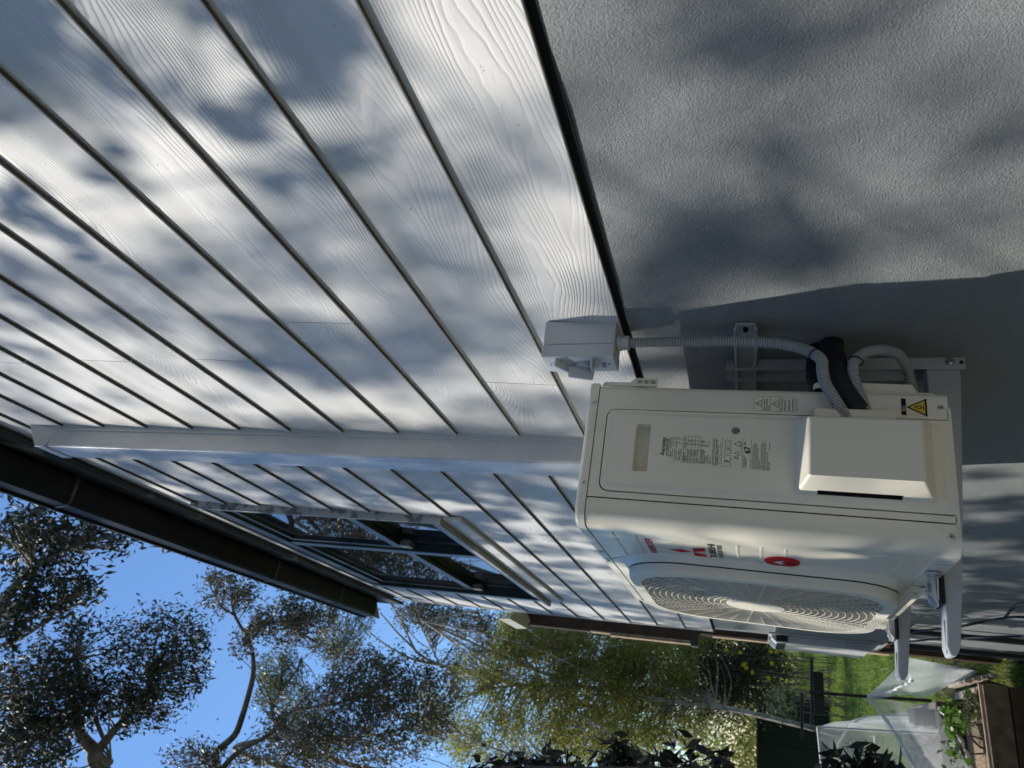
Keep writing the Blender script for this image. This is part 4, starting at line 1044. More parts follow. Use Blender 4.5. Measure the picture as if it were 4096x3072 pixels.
tag(MB().prism([px(3655, 2832, x=7.0), px(3752, 2828, x=7.0), px(3754, 2902, x=7.0), px(3662, 2903, x=7.0)], (.25, 0, 0)).build('planter_box', MT['pot'], None, .006), 'dark grey square planter box under the white net', 'planter')

# steel fence at the back of the garden
fn = thing('steel_fence', 'dark green ribbed steel fence along the back of the garden', 'fence', (0, 0, 0))
for i in range(9):
    y0 = -.55 + i*.52
    m = MB(); prof = []
    for k in range(8):
        a = y0 + .51*k/8; prof += [(a, 0), (a+.024, 0), (a+.034, .018), (a+.054, .018)]
    m.strip([(19.5-.0-p[1], p[0], G) for p in prof], [(19.5-p[1], p[0], G+1.55+.0) for p in prof])
    m.build('fence_panel', MT['fence'], fn)
    MB().box((19.45, y0-.03, G), (19.52, y0, G+1.6)).build('fence_post', MT['fence'], fn, .004)
MB().box((19.455, -.6, G+1.54), (19.515, 4.2, G+1.60)).build('top_rail', MT['fence'], fn, .004)

# ================================================================== TREES
def leaf_mesh(name, C, L_, W_, mat_, parent, droop=.6, seed=1, width_jit=.35):
    """one mesh of separate leaf blades centred on the points C"""
    r = np.random.default_rng(seed); C = np.asarray(C, float); n = len(C)
    a = r.normal(size=(n, 3)); a[:, 2] -= droop*2.2; a /= np.linalg.norm(a, axis=1)[:, None]
    h = r.normal(size=(n, 3)); b = np.cross(a, h); b /= np.linalg.norm(b, axis=1)[:, None]
    nn = np.cross(a, b)
    l = L_*(1 + r.uniform(-.4, .4, n))[:, None]*.5; w_ = W_*(1 + r.uniform(-width_jit, width_jit, n))[:, None]*.5
    cu = nn*l*.18
    V_ = np.stack([C-a*l, C-a*l*.15+b*w_+cu, C+a*l, C-a*l*.15-b*w_+cu], 1).reshape(-1, 3)
    me = bpy.data.meshes.new(name); me.vertices.add(4*n); me.vertices.foreach_set('co', V_.ravel().astype(np.float32))
    me.loops.add(4*n); me.loops.foreach_set('vertex_index', np.arange(4*n, dtype=np.int32))
    me.polygons.add(n); me.polygons.foreach_set('loop_start', np.arange(0, 4*n, 4, dtype=np.int32))
    try: me.polygons.foreach_set('loop_total', np.full(n, 4, dtype=np.int32))
    except Exception: pass
    me.update(calc_edges=True); me.validate()
    me.materials.append(mat_)
    o = bpy.data.objects.new(name, me); COL.objects.link(o)
    if parent: o.parent = parent
    return o
def clumps_px(spec, r, KF=1.0, MF=1.0, CF=1.0):
    """spec rows: u, v, ru, rv, distance, depth, clumps, leaves per clump, clump radius (m)"""
    cs, pts = [], []
    for (u, v, ru, rv, d, dep, k, m_, cr) in spec:
        k, m_, cr = int(k*KF), m_*MF, cr*CF
        for _ in range(k):
            a = r.uniform(0, 2*math.pi); q = math.sqrt(r.uniform(0, 1))
            c = np.array(px(u + ru*q*math.cos(a), v + rv*q*math.sin(a), d=d + r.uniform(-dep, dep)))
            cs.append(c); s = cr*r.uniform(.5, 1.35)
            pts.append(c + r.normal(size=(int(m_*r.uniform(.5, 1.5)), 3))*np.array([s, s, s*.75])*.55)
    return np.array(cs), np.concatenate(pts)
def limb(m, pts, r0, r1, n=8, wob=0.0, r=None):
    P = spline(pts, 8)
    m.tube(P, list(np.linspace(r0, r1, len(P))), n)
    return P
def tree(name, label, trunk, spec, leaf, bark, lmat, seed, twigs=40, group=None, limbs=(), droop=.6, twig_r=.012, cl=(2.0, .58, .52)):
    r = np.random.default_rng(seed)
    P0 = Vector(trunk[0][0])
    t = thing(name, label, 'tree', (0, 0, 0), group)
    m = MB(); skel = []
    P = limb(m, trunk[0], trunk[1], trunk[2]); skel += P
    m.build('trunk', bark, t)
    for (pts, r0, r1) in limbs:
        m = MB(); skel += limb(m, pts, r0, r1); m.build('limb', bark, t)
    cs, pts = clumps_px(spec, r, *cl)
    sk = np.array([list(p) for p in skel]); m = MB(); order = r.permutation(len(cs))[:twigs*3]
    for i in order:
        c = cs[i]; j = np.argmin(np.linalg.norm(sk - c, axis=1)); a = sk[max(0, j-3)]
        mid = (a + c)/2 + r.normal(size=3)*.08*np.linalg.norm(c-a)
        Q = spline([a, mid, c], 5); m.tube(Q, list(np.linspace(twig_r, twig_r*.3, len(Q))), 5)
    if m.v: m.build('branches', bark, t)
    leaf_mesh('crown', pts, leaf[0], leaf[1], lmat, t, droop, seed)
    return t
def gpt(u, v, d):
    p = px(u, v, d=d); return p
def root_of(p, dx=0, dy=0):
    return Vector((p.x+dx, p.y+dy, G-.1))

# --- big gum whose hanging branches fill the upper corner of the sky
p = gpt(60, 3300, 8.2)
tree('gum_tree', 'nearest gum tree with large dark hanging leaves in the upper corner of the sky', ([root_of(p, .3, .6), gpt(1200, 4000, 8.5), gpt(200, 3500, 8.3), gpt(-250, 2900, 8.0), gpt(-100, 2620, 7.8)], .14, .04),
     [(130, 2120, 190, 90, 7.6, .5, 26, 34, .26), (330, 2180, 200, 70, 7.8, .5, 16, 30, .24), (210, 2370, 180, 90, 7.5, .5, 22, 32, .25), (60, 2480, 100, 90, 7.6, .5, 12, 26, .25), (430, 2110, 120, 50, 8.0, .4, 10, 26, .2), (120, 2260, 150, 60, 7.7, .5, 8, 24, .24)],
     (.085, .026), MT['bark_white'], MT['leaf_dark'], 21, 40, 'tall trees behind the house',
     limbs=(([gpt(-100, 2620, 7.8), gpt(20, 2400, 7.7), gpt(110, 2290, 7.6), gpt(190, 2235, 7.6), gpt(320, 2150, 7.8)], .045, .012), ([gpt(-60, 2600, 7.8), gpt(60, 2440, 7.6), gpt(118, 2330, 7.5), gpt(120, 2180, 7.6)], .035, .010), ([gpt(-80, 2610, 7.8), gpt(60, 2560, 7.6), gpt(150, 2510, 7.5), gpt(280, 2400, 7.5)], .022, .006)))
# --- broad dark gum with a forked pale trunk
p = gpt(420, 3200, 10)
tree('gum_tree', 'broad dark gum tree with a forked pale trunk filling the lower sky corner', ([root_of(p, -.2, 2.0), gpt(1500, 3500, 10.2), gpt(640, 3300, 10.2), gpt(405, 3080, 10), gpt(372, 3000, 10), gpt(325, 2940, 10), gpt(300, 2820, 10)], .12, .045),
     [(140, 2780, 240, 190, 10, 1.0, 62, 62, .42), (420, 2700, 260, 150, 10, .8, 46, 58, .38), (640, 2560, 170, 100, 10, .7, 24, 50, .34), (780, 2600, 60, 130, 10.2, .5, 14, 40, .26), (120, 3000, 170, 120, 9.8, .8, 40, 52, .38), (600, 2790, 140, 90, 10, .7, 16, 44, .30), (500, 2860, 120, 70, 10, .5, 9, 34, .26), (660, 2900, 30, 20, 10, .2, 1, 26, .15), (380, 2520, 120, 50, 10, .4, 8, 34, .24), (730, 2720, 80, 60, 10, .4, 7, 36, .24)],
     (.072, .024), MT['bark_white'], MT['leaf_dark'], 22, 80, 'tall trees behind the house',
     limbs=(([gpt(385, 3010, 10), gpt(450, 2930, 10), gpt(560, 2800, 10), gpt(640, 2640, 10)], .055, .015), ([gpt(372, 3000, 10), gpt(430, 3050, 9.9), gpt(445, 3035, 9.9)], .05, .03), ([gpt(300, 2820, 10), gpt(250, 2700, 10), gpt(330, 2590, 10)], .04, .012), ([gpt(310, 2860, 10), gpt(140, 2880, 9.9), gpt(60, 2780, 9.9)], .04, .012)))
# --- slender gum with a bare leaning stem
p = gpt(860, 3075, 12)
tree('gum_tree', 'slender gum tree with a long bare curved stem and a small leafy top', ([root_of(p, 0, 2.0), gpt(2200, 3500, 12.4), gpt(1300, 3330, 12.2), gpt(873, 3072, 12), gpt(949, 2923, 12), gpt(1006, 2733, 12), gpt(1013, 2651, 12), gpt(1000, 2575, 12), gpt(937, 2455, 12), gpt(924, 2354, 12)], .07, .016),
     [(880, 2370, 80, 70, 12, .5, 16, 44, .30), (1000, 2380, 60, 50, 12, .4, 9, 40, .26), (1130, 2480, 130, 90, 12, .6, 26, 54, .36), (1240, 2450, 110, 90, 12, .6, 20, 50, .34), (960, 2580, 40, 60, 12, .3, 7, 30, .22), (1290, 2580, 60, 50, 12.2, .4, 6, 34, .24), (1010, 2520, 30, 40, 12, .3, 4, 30, .2), (780, 3030, 110, 60, 12, .5, 16, 46, .32)],
     (.072, .026), MT['bark_grey'], MT['leaf_red'], 23, 46, 'tall trees behind the house',
     limbs=(([gpt(880, 3085, 12), gpt(949, 3012, 12), gpt(1050, 2955, 12), gpt(1140, 2900, 12)], .045, .015), ([gpt(980, 2540, 12), gpt(1060, 2500, 12), gpt(1180, 2480, 12)], .03, .008), ([gpt(935, 2460, 12), gpt(880, 2420, 12), gpt(860, 2370, 12)], .02, .006)))
# --- reddish gum in the middle
p = gpt(900, 3075, 13)
tree('gum_tree', 'thick reddish gum tree with glossy brown leaves in the middle of the tree line', ([root_of(p, .8, 2.2), gpt(2400, 3250, 13.4), gpt(1500, 3150, 13.2), gpt(960, 3010, 13), gpt(1060, 2950, 13), gpt(1150, 2860, 13), gpt(1240, 2770, 13)], .055, .022),
     [(1180, 2950, 150, 110, 13, 1, 34, 56, .40), (1380, 2850, 180, 140, 13, 1, 48, 60, .42), (1560, 2720, 200, 120, 13, 1, 44, 60, .42), (1620, 2900, 180, 130, 13, 1, 44, 58, .42), (1350, 3010, 220, 70, 12.8, .8, 34, 56, .38), (1720, 2780, 120, 120, 13, 1, 22, 56, .38), (1440, 2660, 150, 60, 13, .6, 16, 46, .32), (1000, 3040, 90, 40, 13, .5, 10, 46, .3)],
     (.070, .026), MT['bark_white'], MT['leaf_red'], 24, 70, 'tall trees behind the house',
     limbs=(([gpt(1180, 2840, 13), gpt(1400, 2800, 13), gpt(1600, 2700, 13)], .028, .008), ([gpt(1060, 2950, 13), gpt(1300, 2960, 13), gpt(1600, 2920, 13), gpt(1760, 2830, 13)], .026, .008)))
# --- pale thin tree and the twiggy one
p = gpt(1150, 3075, 16)
tree('pale_tree', 'thin pale green tree behind the slender gum', ([root_of(p, 1.5, 2.0), gpt(2600, 3150, 16.5), gpt(1500, 3080, 16), gpt(1110, 2900, 16), gpt(1125, 2750, 16), gpt(1130, 2610, 16)], .07, .018),
     [(1120, 2690, 90, 80, 16, .7, 30, 60, .42), (1060, 2760, 60, 60, 16, .5, 12, 44, .34), (1190, 2800, 80, 60, 16, .6, 14, 50, .36), (1350, 2560, 90, 100, 17, .7, 26, 64, .46), (1430, 2480, 70, 60, 17, .5, 12, 50, .36), (1230, 2880, 120, 60, 16, .6, 18, 56, .40)],
     (.075, .026), MT['bark_grey'], MT['leaf_pale'], 25, 40, 'tall trees behind the house', limbs=(([gpt(1125, 2750, 16), gpt(1180, 2690, 16), gpt(1210, 2620, 16)], .03, .008), ([gpt(1300, 2820, 16.5), gpt(1330, 2700, 17), gpt(1350, 2560, 17)], .03, .008)))
p = gpt(1900, 2900, 19)
tree('bare_twig_tree', 'sparse tree with bare pale twigs against the sky beside the gutter end', ([root_of(p, .5, 1.8), gpt(2800, 3000, 19.5), gpt(2200, 2780, 19), gpt(1760, 2660, 19), gpt(1620, 2560, 19), gpt(1520, 2450, 19)], .07, .015),
     [(1720, 2440, 110, 50, 19, .8, 28, 64, .5), (1800, 2480, 80, 40, 19, .8, 16, 56, .46), (1900, 2560, 90, 70, 19, .8, 20, 60, .5), (1640, 2470, 60, 40, 19, .6, 8, 44, .4), (1980, 2470, 70, 30, 19, .6, 10, 40, .4), (1850, 2660, 110, 70, 19, .8, 20, 56, .5)],
     (.075, .028), MT['bark_white'], MT['leaf_red'], 26, 60, 'tall trees behind the house', twig_r=.02,
     limbs=(([gpt(1760, 2660, 19), gpt(1660, 2640, 19), gpt(1560, 2590, 19), gpt(1480, 2530, 19), gpt(1440, 2480, 19)], .035, .008), ([gpt(1660, 2600, 19), gpt(1600, 2480, 19), gpt(1560, 2410, 19)], .03, .007), ([gpt(1760, 2660, 19), gpt(1680, 2500, 19), gpt(1640, 2420, 19)], .025, .006), ([gpt(2000, 2640, 19), gpt(1930, 2500, 19), gpt(1905, 2420, 19)], .05, .015)))
# --- olive birch with the long white stem
p = gpt(3180, 2895, 17)
tree('birch_tree', 'large olive green birch with a long leaning white trunk at the back of the garden', ([root_of(p, .2, .1), gpt(3200, 2900, 17), gpt(2900, 2832, 17), gpt(2610, 2795, 17), gpt(2470, 2762, 17), gpt(2330, 2745, 17), gpt(2170, 2690, 17), gpt(2000, 2620, 17), gpt(1830, 2545, 17), gpt(1680, 2480, 17)], .06, .022),
     [(2150, 2540, 180, 90, 17.8, 1.4, 63, 152, .62), (2400, 2600, 200, 120, 17.8, 1.4, 89, 152, .62), (2320, 2800, 240, 140, 17.8, 1.4, 95, 152, .62), (2600, 2680, 200, 140, 18.1, 1.4, 89, 143, .60), (2050, 2760, 140, 120, 17.5, 1.2, 31, 122, .52), (1900, 2700, 120, 80, 17.3, 1.0, 14, 102, .48), (2000, 2950, 220, 100, 17.3, 1.2, 52, 133, .56), (2420, 2960, 220, 90, 17.3, 1.2, 63, 143, .56), (2700, 2850, 150, 150, 18.3, 1.2, 52, 122, .55), (2120, 2620, 160, 60, 17.8, 1, 25, 133, .52), (2700, 2560, 170, 60, 18.3, 1, 35, 122, .55), (1780, 2830, 120, 120, 16.8, 1, 18, 112, .48)],
     (.062, .034), MT['bark_white'], MT['leaf_green'], 27, 110, 'tall trees behind the house', droop=.2, twig_r=.02,
     limbs=(([gpt(2470, 2762, 17), gpt(2330, 2680, 17), gpt(2200, 2560, 17)], .05, .015), ([gpt(2330, 2745, 17), gpt(2100, 2740, 17), gpt(1900, 2760, 16.8)], .045, .012), ([gpt(2900, 2832, 17), gpt(2620, 2740, 17), gpt(2530, 2690, 17)], .04, .012), ([gpt(2800, 3080, 16), gpt(2560, 3000, 16), gpt(2310, 2850, 16)], .03, .008), ([gpt(2400, 3090, 16), gpt(2050, 3020, 16), gpt(1720, 2880, 16)], .03, .01)))
# --- dark undergrowth below the birch
def bush(name, label, spec, leaf, lmat, seed, stems, droop=.3, group=None):
    r = np.random.default_rng(seed); t = thing(name, label, 'shrub', (0, 0, 0), group)
    cs, pts = clumps_px(spec, r); m = MB()
    for i in r.permutation(len(cs))[:stems]:
        c = cs[i]; b0 = Vector((c[0]+r.normal()*.12, c[1]+r.normal()*.12, G-.02)); Q = spline([b0, (np.array(b0)+c)/2 + r.normal(size=3)*.08, c], 5)
        m.tube(Q, list(np.linspace(.012, .004, len(Q))), 5)
    if m.v: m.build('stems', MT['bark_grey'], t)
    leaf_mesh('foliage', pts, leaf[0], leaf[1], lmat, t, droop, seed)
    return t
bu = bush('flowering_bush', 'dark flowering bush with yellow blooms under the birch', [(2900, 2640, 150, 80, 18.5, 1, 50, 110, .5), (3000, 2740, 140, 90, 18.5, 1, 44, 110, .5), (2830, 2740, 130, 90, 18.5, 1, 36, 110, .5), (3060, 2620, 70, 50, 19, .8, 18, 90, .4)], (.07, .035), MT['leaf_dark'], 31, 30)
fl_ = MB(); r = np.random.default_rng(5)
for u, v in ((3083, 2606), (3106, 2607), (2972, 2660), (2982, 2656), (2985, 2672), (3075, 2713), (3104, 2768), (3087, 2652), (2905, 2600), (3010, 2690), (2960, 2610)):
    c = px(u, v, d=17.3); 
    fl_ = MB()
    for k in range(5):
        a = 2*math.pi*k/5; fl_.add([c, c+Vector((0, .035*math.cos(a), .035*math.sin(a))), c+Vector((-.02, .05*math.cos(a+.5), .05*math.sin(a+.5))), c+Vector((0, .035*math.cos(a+1), .035*math.sin(a+1)))], [(0,1,2,3)])
    fl_.build('bloom', MT['flower'], bu)
bush('pale_shrub', 'small pale leaved shrub in front of the green fence', [(3120, 2800, 55, 45, 16, .4, 16, 60, .22)], (.07, .04), MT['leaf_pale'], 32, 10)
# --- black leaved shrub tops nearest the camera side
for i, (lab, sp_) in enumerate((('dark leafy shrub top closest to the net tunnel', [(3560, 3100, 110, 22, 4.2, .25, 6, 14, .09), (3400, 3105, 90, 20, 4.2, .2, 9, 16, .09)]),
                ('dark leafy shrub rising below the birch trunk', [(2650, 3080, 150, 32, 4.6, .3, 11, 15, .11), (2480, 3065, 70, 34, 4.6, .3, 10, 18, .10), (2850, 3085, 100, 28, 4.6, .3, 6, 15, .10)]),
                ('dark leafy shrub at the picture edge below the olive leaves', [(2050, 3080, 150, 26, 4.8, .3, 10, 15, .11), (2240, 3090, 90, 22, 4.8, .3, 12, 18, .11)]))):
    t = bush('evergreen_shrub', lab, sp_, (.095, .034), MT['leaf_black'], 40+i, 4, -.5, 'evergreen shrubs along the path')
# --- seedlings and weeds in the beds
bush('seedling', 'bright green round leaved seedlings growing in the near raised bed', [(3800, 2855, 25, 40, 5.95, .05, 9, 7, .05), (3850, 2880, 20, 30, 5.8, .05, 6, 6, .05), (3815, 2910, 20, 30, 5.9, .05, 6, 6, .05), (3820, 3020, 25, 40, 5.9, .05, 8, 7, .06)], (.055, .05), MT['leaf_bright'], 51, 6, -.4)
bush('seedling', 'pale wispy greens growing along the straw at the wall end of the bed', [(3890, 2800, 30, 25, 5.7, .06, 12, 16, .05), (3870, 2850, 20, 40, 5.75, .06, 10, 14, .05)], (.035, .010), MT['leaf_pale'], 52, 6, -.3)
bush('bean_plant', 'loose pale vegetable plants growing inside the net tunnel', [(3690, 3000, 45, 60, 7.3, .2, 22, 16, .10), (3740, 3050, 30, 30, 7.2, .2, 10, 14, .09)], (.05, .035), MT['leaf_pale'], 53, 8, -.2)

# far wood: one mass beyond the fence
r = np.random.default_rng(77); cs = []
for _ in range(520):
    y = r.uniform(-9, 8); x = 24 + r.uniform(0, 10); h = 2.2 + 5.5*r.uniform(0, 1)**1.6*(1 if y > -6 else .6)
    cs.append(np.array((x, y, G)) + np.array((0, 0, h*r.uniform(.2, 1))) + r.normal(size=(90, 3))*.5)
fw = leaf_mesh('far_wood', np.concatenate(cs), .16, .10, MT['leaf_green'], None, .2, 8); fw['kind'] = 'stuff'
# lawn grass
r = np.random.default_rng(3); n = 60000
gx_ = 5.9 + 24*r.uniform(0, 1, n)**1.5; gy_ = r.uniform(-3.4, 1.6, n)
keep = ~((gy_ > .1) & (gx_ < 8.0))
C_ = np.stack([gx_, gy_, np.full(n, G+.03)], 1)[keep]
gs = leaf_mesh('lawn_grass', C_, .085, .012, MT['grass'], None, -1.2, 4); gs['kind'] = 'stuff'
r = np.random.default_rng(4); n = 9000
C_ = np.stack([r.uniform(1.0, 6.2, n), r.uniform(-.0, .9, n), np.full(n, G+.02)], 1); C_ = C_[~((C_[:, 0] > 5.3) & (C_[:, 1] > .15))]
leaf_mesh('path_weeds', C_, .06, .012, MT['grass'], None, -.9, 6)['kind'] = 'stuff'

# --- the yard tree that throws the dapples on the wall (stands beside the frame)
FV = 4096/2212
def wall(u, v, plane='y', val=0.0): return px(u*FV, v*FV, y=val)
spots = []      # (full-view u, v, radius px, opacity, distance along the sun ray, wall plane)
def sp_add(rows, t, yv=0.0, k=1.0):
    for (u, v, rr, op) in rows: spots.append((u, v, rr*(1.0 if t < 3.05 else 1.35), op*k*(1 if t < 3.05 else .95), t*(1.7 if t < 3.05 else 2.7), yv))
sp_add([(560,118,42,.95),(605,95,42,.95)], 2.7)
sp_add([(20,30,60,.95),(90,40,50,.9),(20,110,50,.9),(90,95,30,.8)], 2.6)
sp_add([(205,140,20,.85),(250,172,22,.9),(305,190,22,.9),(360,210,24,.9),(420,238,28,.95),(480,262,32,.95),(515,290,30,.95)], 2.5)
sp_add([(560,60,58,.97),(625,40,55,.97),(690,70,60,.97),(725,130,52,.97),(705,185,40,.95),(630,205,40,.95),(570,240,38,.95),(545,285,28,.9),(660,130,40,.95),(480,15,40,.9),(410,28,32,.85),(760,60,30,.9)], 2.7)
sp_add([(8,260,30,.8),(15,415,34,.9),(60,465,34,.9),(110,500,30,.9),(150,528,28,.85),(35,480,28,.85),(200,560,22,.5)], 2.8)
sp_add([(200,392,24,.5),(262,380,24,.5),(235,340,20,.4),(300,420,22,.4)], 3.0)
sp_add([(565,400,24,.6),(595,388,20,.55),(705,350,28,.7),(752,368,24,.7),(735,400,20,.55)], 3.0)
sp_add([(800,620,30,.5),(862,520,25,.45),(905,500,22,.4),(965,525,26,.5),(910,640,26,.45),(1010,600,26,.4),(1060,520,22,.35)], 4.2)
sp_add([(20,600,32,.85),(0,560,28,.8),(62,655,26,.7),(10,705,30,.7),(105,690,26,.55),(60,765,28,.5),(160,740,26,.45)], 3.2)
sp_add([(400,560,30,.6),(455,600,30,.6),(522,645,30,.6),(480,705,30,.5),(335,625,28,.45),(280,700,28,.5),(380,690,26,.45),(240,610,25,.4)], 4.0)
sp_add([(622,760,36,.75),(682,730,32,.7),(762,742,36,.8),(822,762,30,.7),(562,800,32,.7),(702,832,38,.7),(852,862,30,.7),(482,862,30,.6),(352,802,30,.5),(1010,700,30,.5),(992,872,26,.6),(900,800,28,.6),(420,900,24,.5),(250,860,24,.5),(300,770,26,.45)], 4.2)
sp_add([(1330,300,40,.4),(1260,190,36,.35),(2000,100,70,.55),(1900,40,50,.45),(1700,170,50,.4),(1805,285,50,.4),(2080,240,50,.35),(1560,330,40,.35)], 5.0, -.014, .10)
sp_add([(1480,492,60,.7),(1560,502,60,.7),(1650,482,60,.65),(1760,542,60,.75),(1420,582,50,.8),(1500,592,50,.8),(1600,562,50,.7),(2000,470,60,.35),(2130,470,50,.3),(1380,662,40,.9),(1350,602,30,.8),(1700,560,50,.7),(1450,650,50,.85)], 4.6, -.014)
r = np.random.default_rng(91)
for _ in range(190):     # broken shade on the far wall, boards and base
    x = r.uniform(2.2, 5.7); z = r.uniform(-.4, 4.0); spots.append((None, (x, z), r.uniform(.04, .13), r.uniform(.6, .95), r.uniform(5.5, 8.0), 0))
for _ in range(46):      # the lower wall under the unit
    x = r.uniform(2.1, 4.2); z = r.uniform(-.3, .85); spots.append((None, (x, z), r.uniform(.03, .10), r.uniform(.7, .95), r.uniform(5.0, 7.0), -.014))
def on_front(lx, lz, rr, op, t): spots.append(('f', (lx, lz), rr, op, t, 0))
for lx, lz, rr, op in ((.20,.10,.10,.97),(.22,.24,.08,.95),(.30,.10,.11,.97),(.33,.24,.10,.95),(.24,.40,.07,.93),(.34,.42,.09,.93),(.18,.54,.08,.97),(.28,.56,.09,.97),(.10,.60,.05,.95),(.12,.05,.06,.97),(.19,.17,.05,.93),(.17,.33,.03,.5),(.07,.06,.06,.95),(.04,.13,.04,.7),(.15,.12,.07,.95),(.24,.06,.08,.95),(.23,.34,.05,.9)):
    on_front(lx, lz, rr, op, 3.0)
for u, v, rr, op in ((1450,728,62,.93),(1450,790,50,.93),(1400,700,40,.6),(600,960,40,.6),(800,965,45,.65),(1000,970,45,.65),(1150,990,40,.7),(420,950,35,.5)): spots.append((u, v, rr, op, 8.0, 0))
r = np.random.default_rng(44)
for _ in range(34):      # thin veil far up: broad soft shade
    spots.append((None, (r.uniform(.2, 2.6), r.uniform(1.55, 4.1)), r.uniform(.08, .20), r.uniform(.25, .5), r.uniform(9, 12), 0))
for _ in range(24):
    spots.append((None, (r.uniform(.95, 2.0), r.uniform(1.6, 4.0)), r.uniform(.10, .24), r.uniform(.3, .55), r.uniform(9, 12), 0))
for _ in range(60):
    spots.append((None, (r.uniform(1.9, 5.8), r.uniform(1.5, 4.1)), r.uniform(.10, .26), r.uniform(.3, .7), r.uniform(9, 13), 0))
r = np.random.default_rng(45)
for _ in range(9):      # broad mottling on the dark base
    spots.append((None, (r.uniform(-.2, 1.5), r.uniform(.3, 1.45)), r.uniform(.07, .14), r.uniform(.25, .45), r.uniform(8, 11), -.014))
for z in np.arange(1.7, 3.8, .16):
    spots.append((None, (2.0 + r.uniform(-.04, .06), z), r.uniform(.07, .13), r.uniform(.35, .8), r.uniform(7, 10), .07))
LA = .0019*.42
SV = np.array(SUN); e1 = np.cross(SV, (0, 0, 1)); e1 /= np.linalg.norm(e1); e2 = np.cross(SV, e1)
r = np.random.default_rng(17); pts = []; cents = []
for (u, v, rr, op, t, yv) in spots:
    if u is None: P = np.array((v[0], yv, v[1])); rm = rr
    elif u == 'f': P = np.array(acm @ Vector((v[0], DD+.02, v[1]))); rm = rr
    else:
        P = np.array(wall(u, v, val=yv)); rm = rr*FV*np.linalg.norm(P-CAM)/F_PX*.98
    c = P + SV*t; cents.append(c)
    n = max(3, int(-math.log(1-min(op, .985))*math.pi*rm*rm/LA))
    a = r.uniform(0, 2*math.pi, n); q = rm*np.sqrt(r.uniform(0, 1, n)); dz = r.normal(size=n)*(.06+.4*rm)
    pts.append(c + np.outer(q*np.cos(a), e1) + np.outer(q*np.sin(a), e2) + np.outer(dz, SV))
yt = thing('yard_tree', 'spreading tree beside the path whose leaves dapple the house wall', 'tree', (0, 0, 0))
m = MB(); tp = [Vector((4.6, 6.4, G-.1)), Vector((4.5, 6.3, 1.5)), Vector((4.2, 5.9, 3.6)), Vector((4.0, 5.6, 6.2))]
limb(m, tp, .20, .10, 10); m.build('trunk', MT['bark_grey'], yt)
hub = np.array(tp[-1]); cents = np.array(cents); m = MB()
main = [np.array(p) for p in ((1.0, 2.7, 5.3), (1.8, 3.2, 5.2), (2.6, 4.0, 6.0), (3.8, 4.3, 5.6), (5.2, 4.6, 6.0), (1.6, 4.0, 5.8))]
allp = []
for q in main:
    Q = spline([hub, (hub+q)/2 + np.array((0, 0, .5)), q], 10); m.tube(Q, list(np.linspace(.014, .004, len(Q))), 7); allp += [np.array(p) for p in Q[6:]]
allp = np.array(allp)
for c in cents[::10]:
    j = np.argmin(np.linalg.norm(allp-c, axis=1)); Q = spline([allp[j], (allp[j]+c)/2 + r.normal(size=3)*.06, c], 5); m.tube(Q, list(np.linspace(.006, .002, len(Q))), 5)
m.build('branches', MT['bark_grey'], yt)
leaf_mesh('crown', np.concatenate(pts), .085, .036, MT['leaf_dark'], yt, .1, 18)
# unseen trees around the yard, added to screen sky light and fill the reflections
r = np.random.default_rng(66)
rows = ((1.0, 13.5, 12, 3.4, 'tallest unseen bushy tree across the yard, straight out from the conduit'), (5.0, 12.5, 12, 3.4, 'unseen bushy tree across the yard, straight out from the window'), (9.2, 13, 12, 3.4, 'unseen round tree across the yard past the house corner'),
        (13.5, 11.5, 11, 3.2, 'unseen tree across the yard level with the raised beds'), (17.5, 8.5, 10, 2.6, 'unseen tree at the garden corner near the green fence'), (-3.2, 13.5, 11, 3.2, 'unseen tree across the yard behind the viewer'), (7.0, 17, 14, 4.0, 'unseen tall tree farthest across the yard'),
        (-7.5, 2.0, 9, 3.0, 'added tree behind the viewer close to the house line'), (-8.5, 7.5, 11, 3.4, 'added tree behind the viewer at the end of the path'), (-9.5, -3.5, 9, 3.0, 'added tree behind the viewer on the house side'))
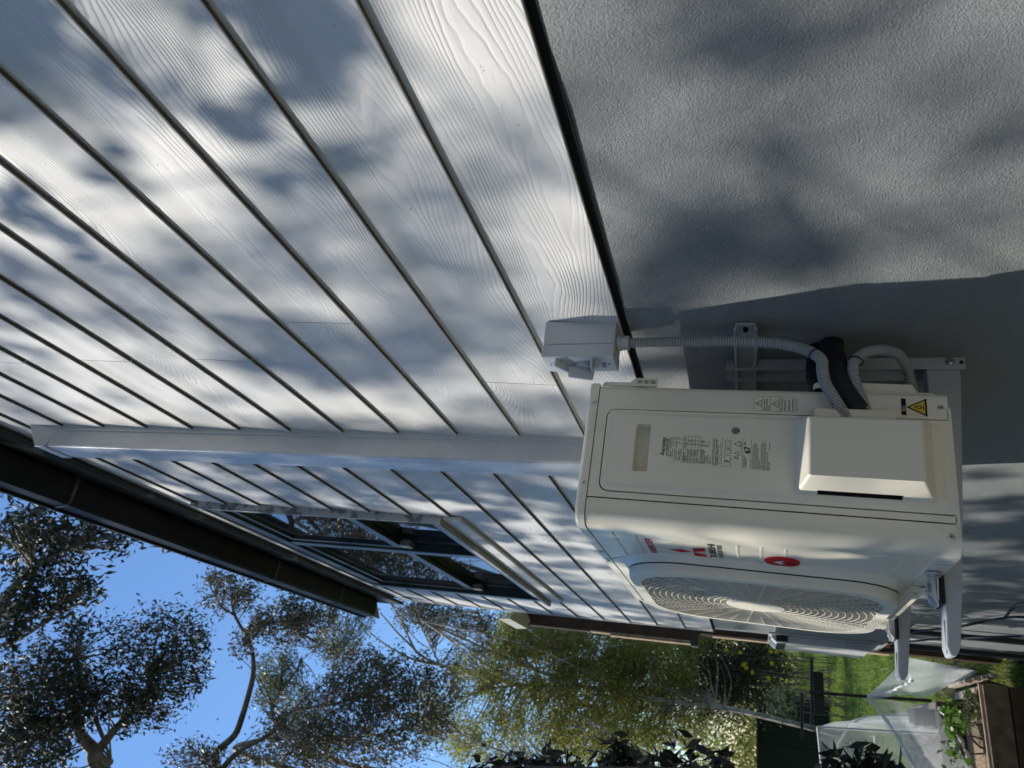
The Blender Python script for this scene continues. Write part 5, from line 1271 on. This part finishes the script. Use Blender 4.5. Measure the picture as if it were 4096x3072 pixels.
for i, (x, y, h, w_, lab) in enumerate(rows):
    t = thing('sky_screen_tree', lab, 'tree', (x, y, G), 'unseen trees added to screen sky light')
    m = MB(); limb(m, [(0, 0, -.1), (.1, 0, h*.4), (.2, .1, h*.85)], .2, .05); m.build('trunk', MT['bark_grey'], t)
    cs = []
    for _ in range(110):
        a = r.uniform(0, 2*math.pi); q = w_*math.sqrt(r.uniform(0, 1)); z = r.uniform(.10, 1)
        cs.append(np.array((q*math.cos(a)*(1.15-z*.5), q*math.sin(a)*(1.15-z*.5), h*z)) + r.normal(size=(70, 3))*.5)
    leaf_mesh('crown', np.concatenate(cs), .26, .14, MT['leaf_dark'], t, .2, 70+i)

# unseen canopy added over the roof to cut sky light, above sun line
r = np.random.default_rng(88)
t = thing('sky_screen_canopy', 'very tall unseen gum tree added to cut sky light over the path and roof', 'tree', (0, 0, 0))
m = MB(); limb(m, [(-1.5, 9.5, G-.1), (-1.4, 9.2, 5), (-1.0, 8.2, 10), (-.4, 6.5, 14.5)], .26, .10, 10); m.build('trunk', MT['bark_white'], t)
for q in ((-4, 4.5, 14), (1.5, 4, 14), (-1.5, 3, 12.5), (2, 7, 17), (-5, 8, 17)):
    m = MB(); limb(m, [(-.6, 7.0, 13.4), ((-.6+q[0])/2, (7+q[1])/2, (13.8+q[2])/2+.6), q], .09, .02); m.build('limb', MT['bark_white'], t)
cs = []
while len(cs) < 230:
    x, y = r.uniform(-8, 3.2), r.uniform(1.4, 10); z = 1.23*y + 5.4 + r.uniform(0, 4.5)
    if math.atan2(y-.76, max(x, .01)) < math.radians(24) and x > 0: continue
    cs.append(np.array((x, y, z)) + r.normal(size=(75, 3))*.42)
leaf_mesh('crown', np.concatenate(cs), .26, .13, MT['leaf_dark'], t, .6, 89)

# twigs and leaves caught in the gutter lip
r = np.random.default_rng(12); n = 150
C_ = np.stack([np.where(r.uniform(size=n) < .55, r.uniform(1.7, 2.3, n), r.uniform(2.3, 5.5, n)), r.uniform(.165, .20, n), 4.282 + r.uniform(0, .022, n)], 1)
lt = leaf_mesh('leaf_litter', C_, .055, .012, MT['leaf_red'], gut, -.2, 13); lt['kind'] = 'stuff'
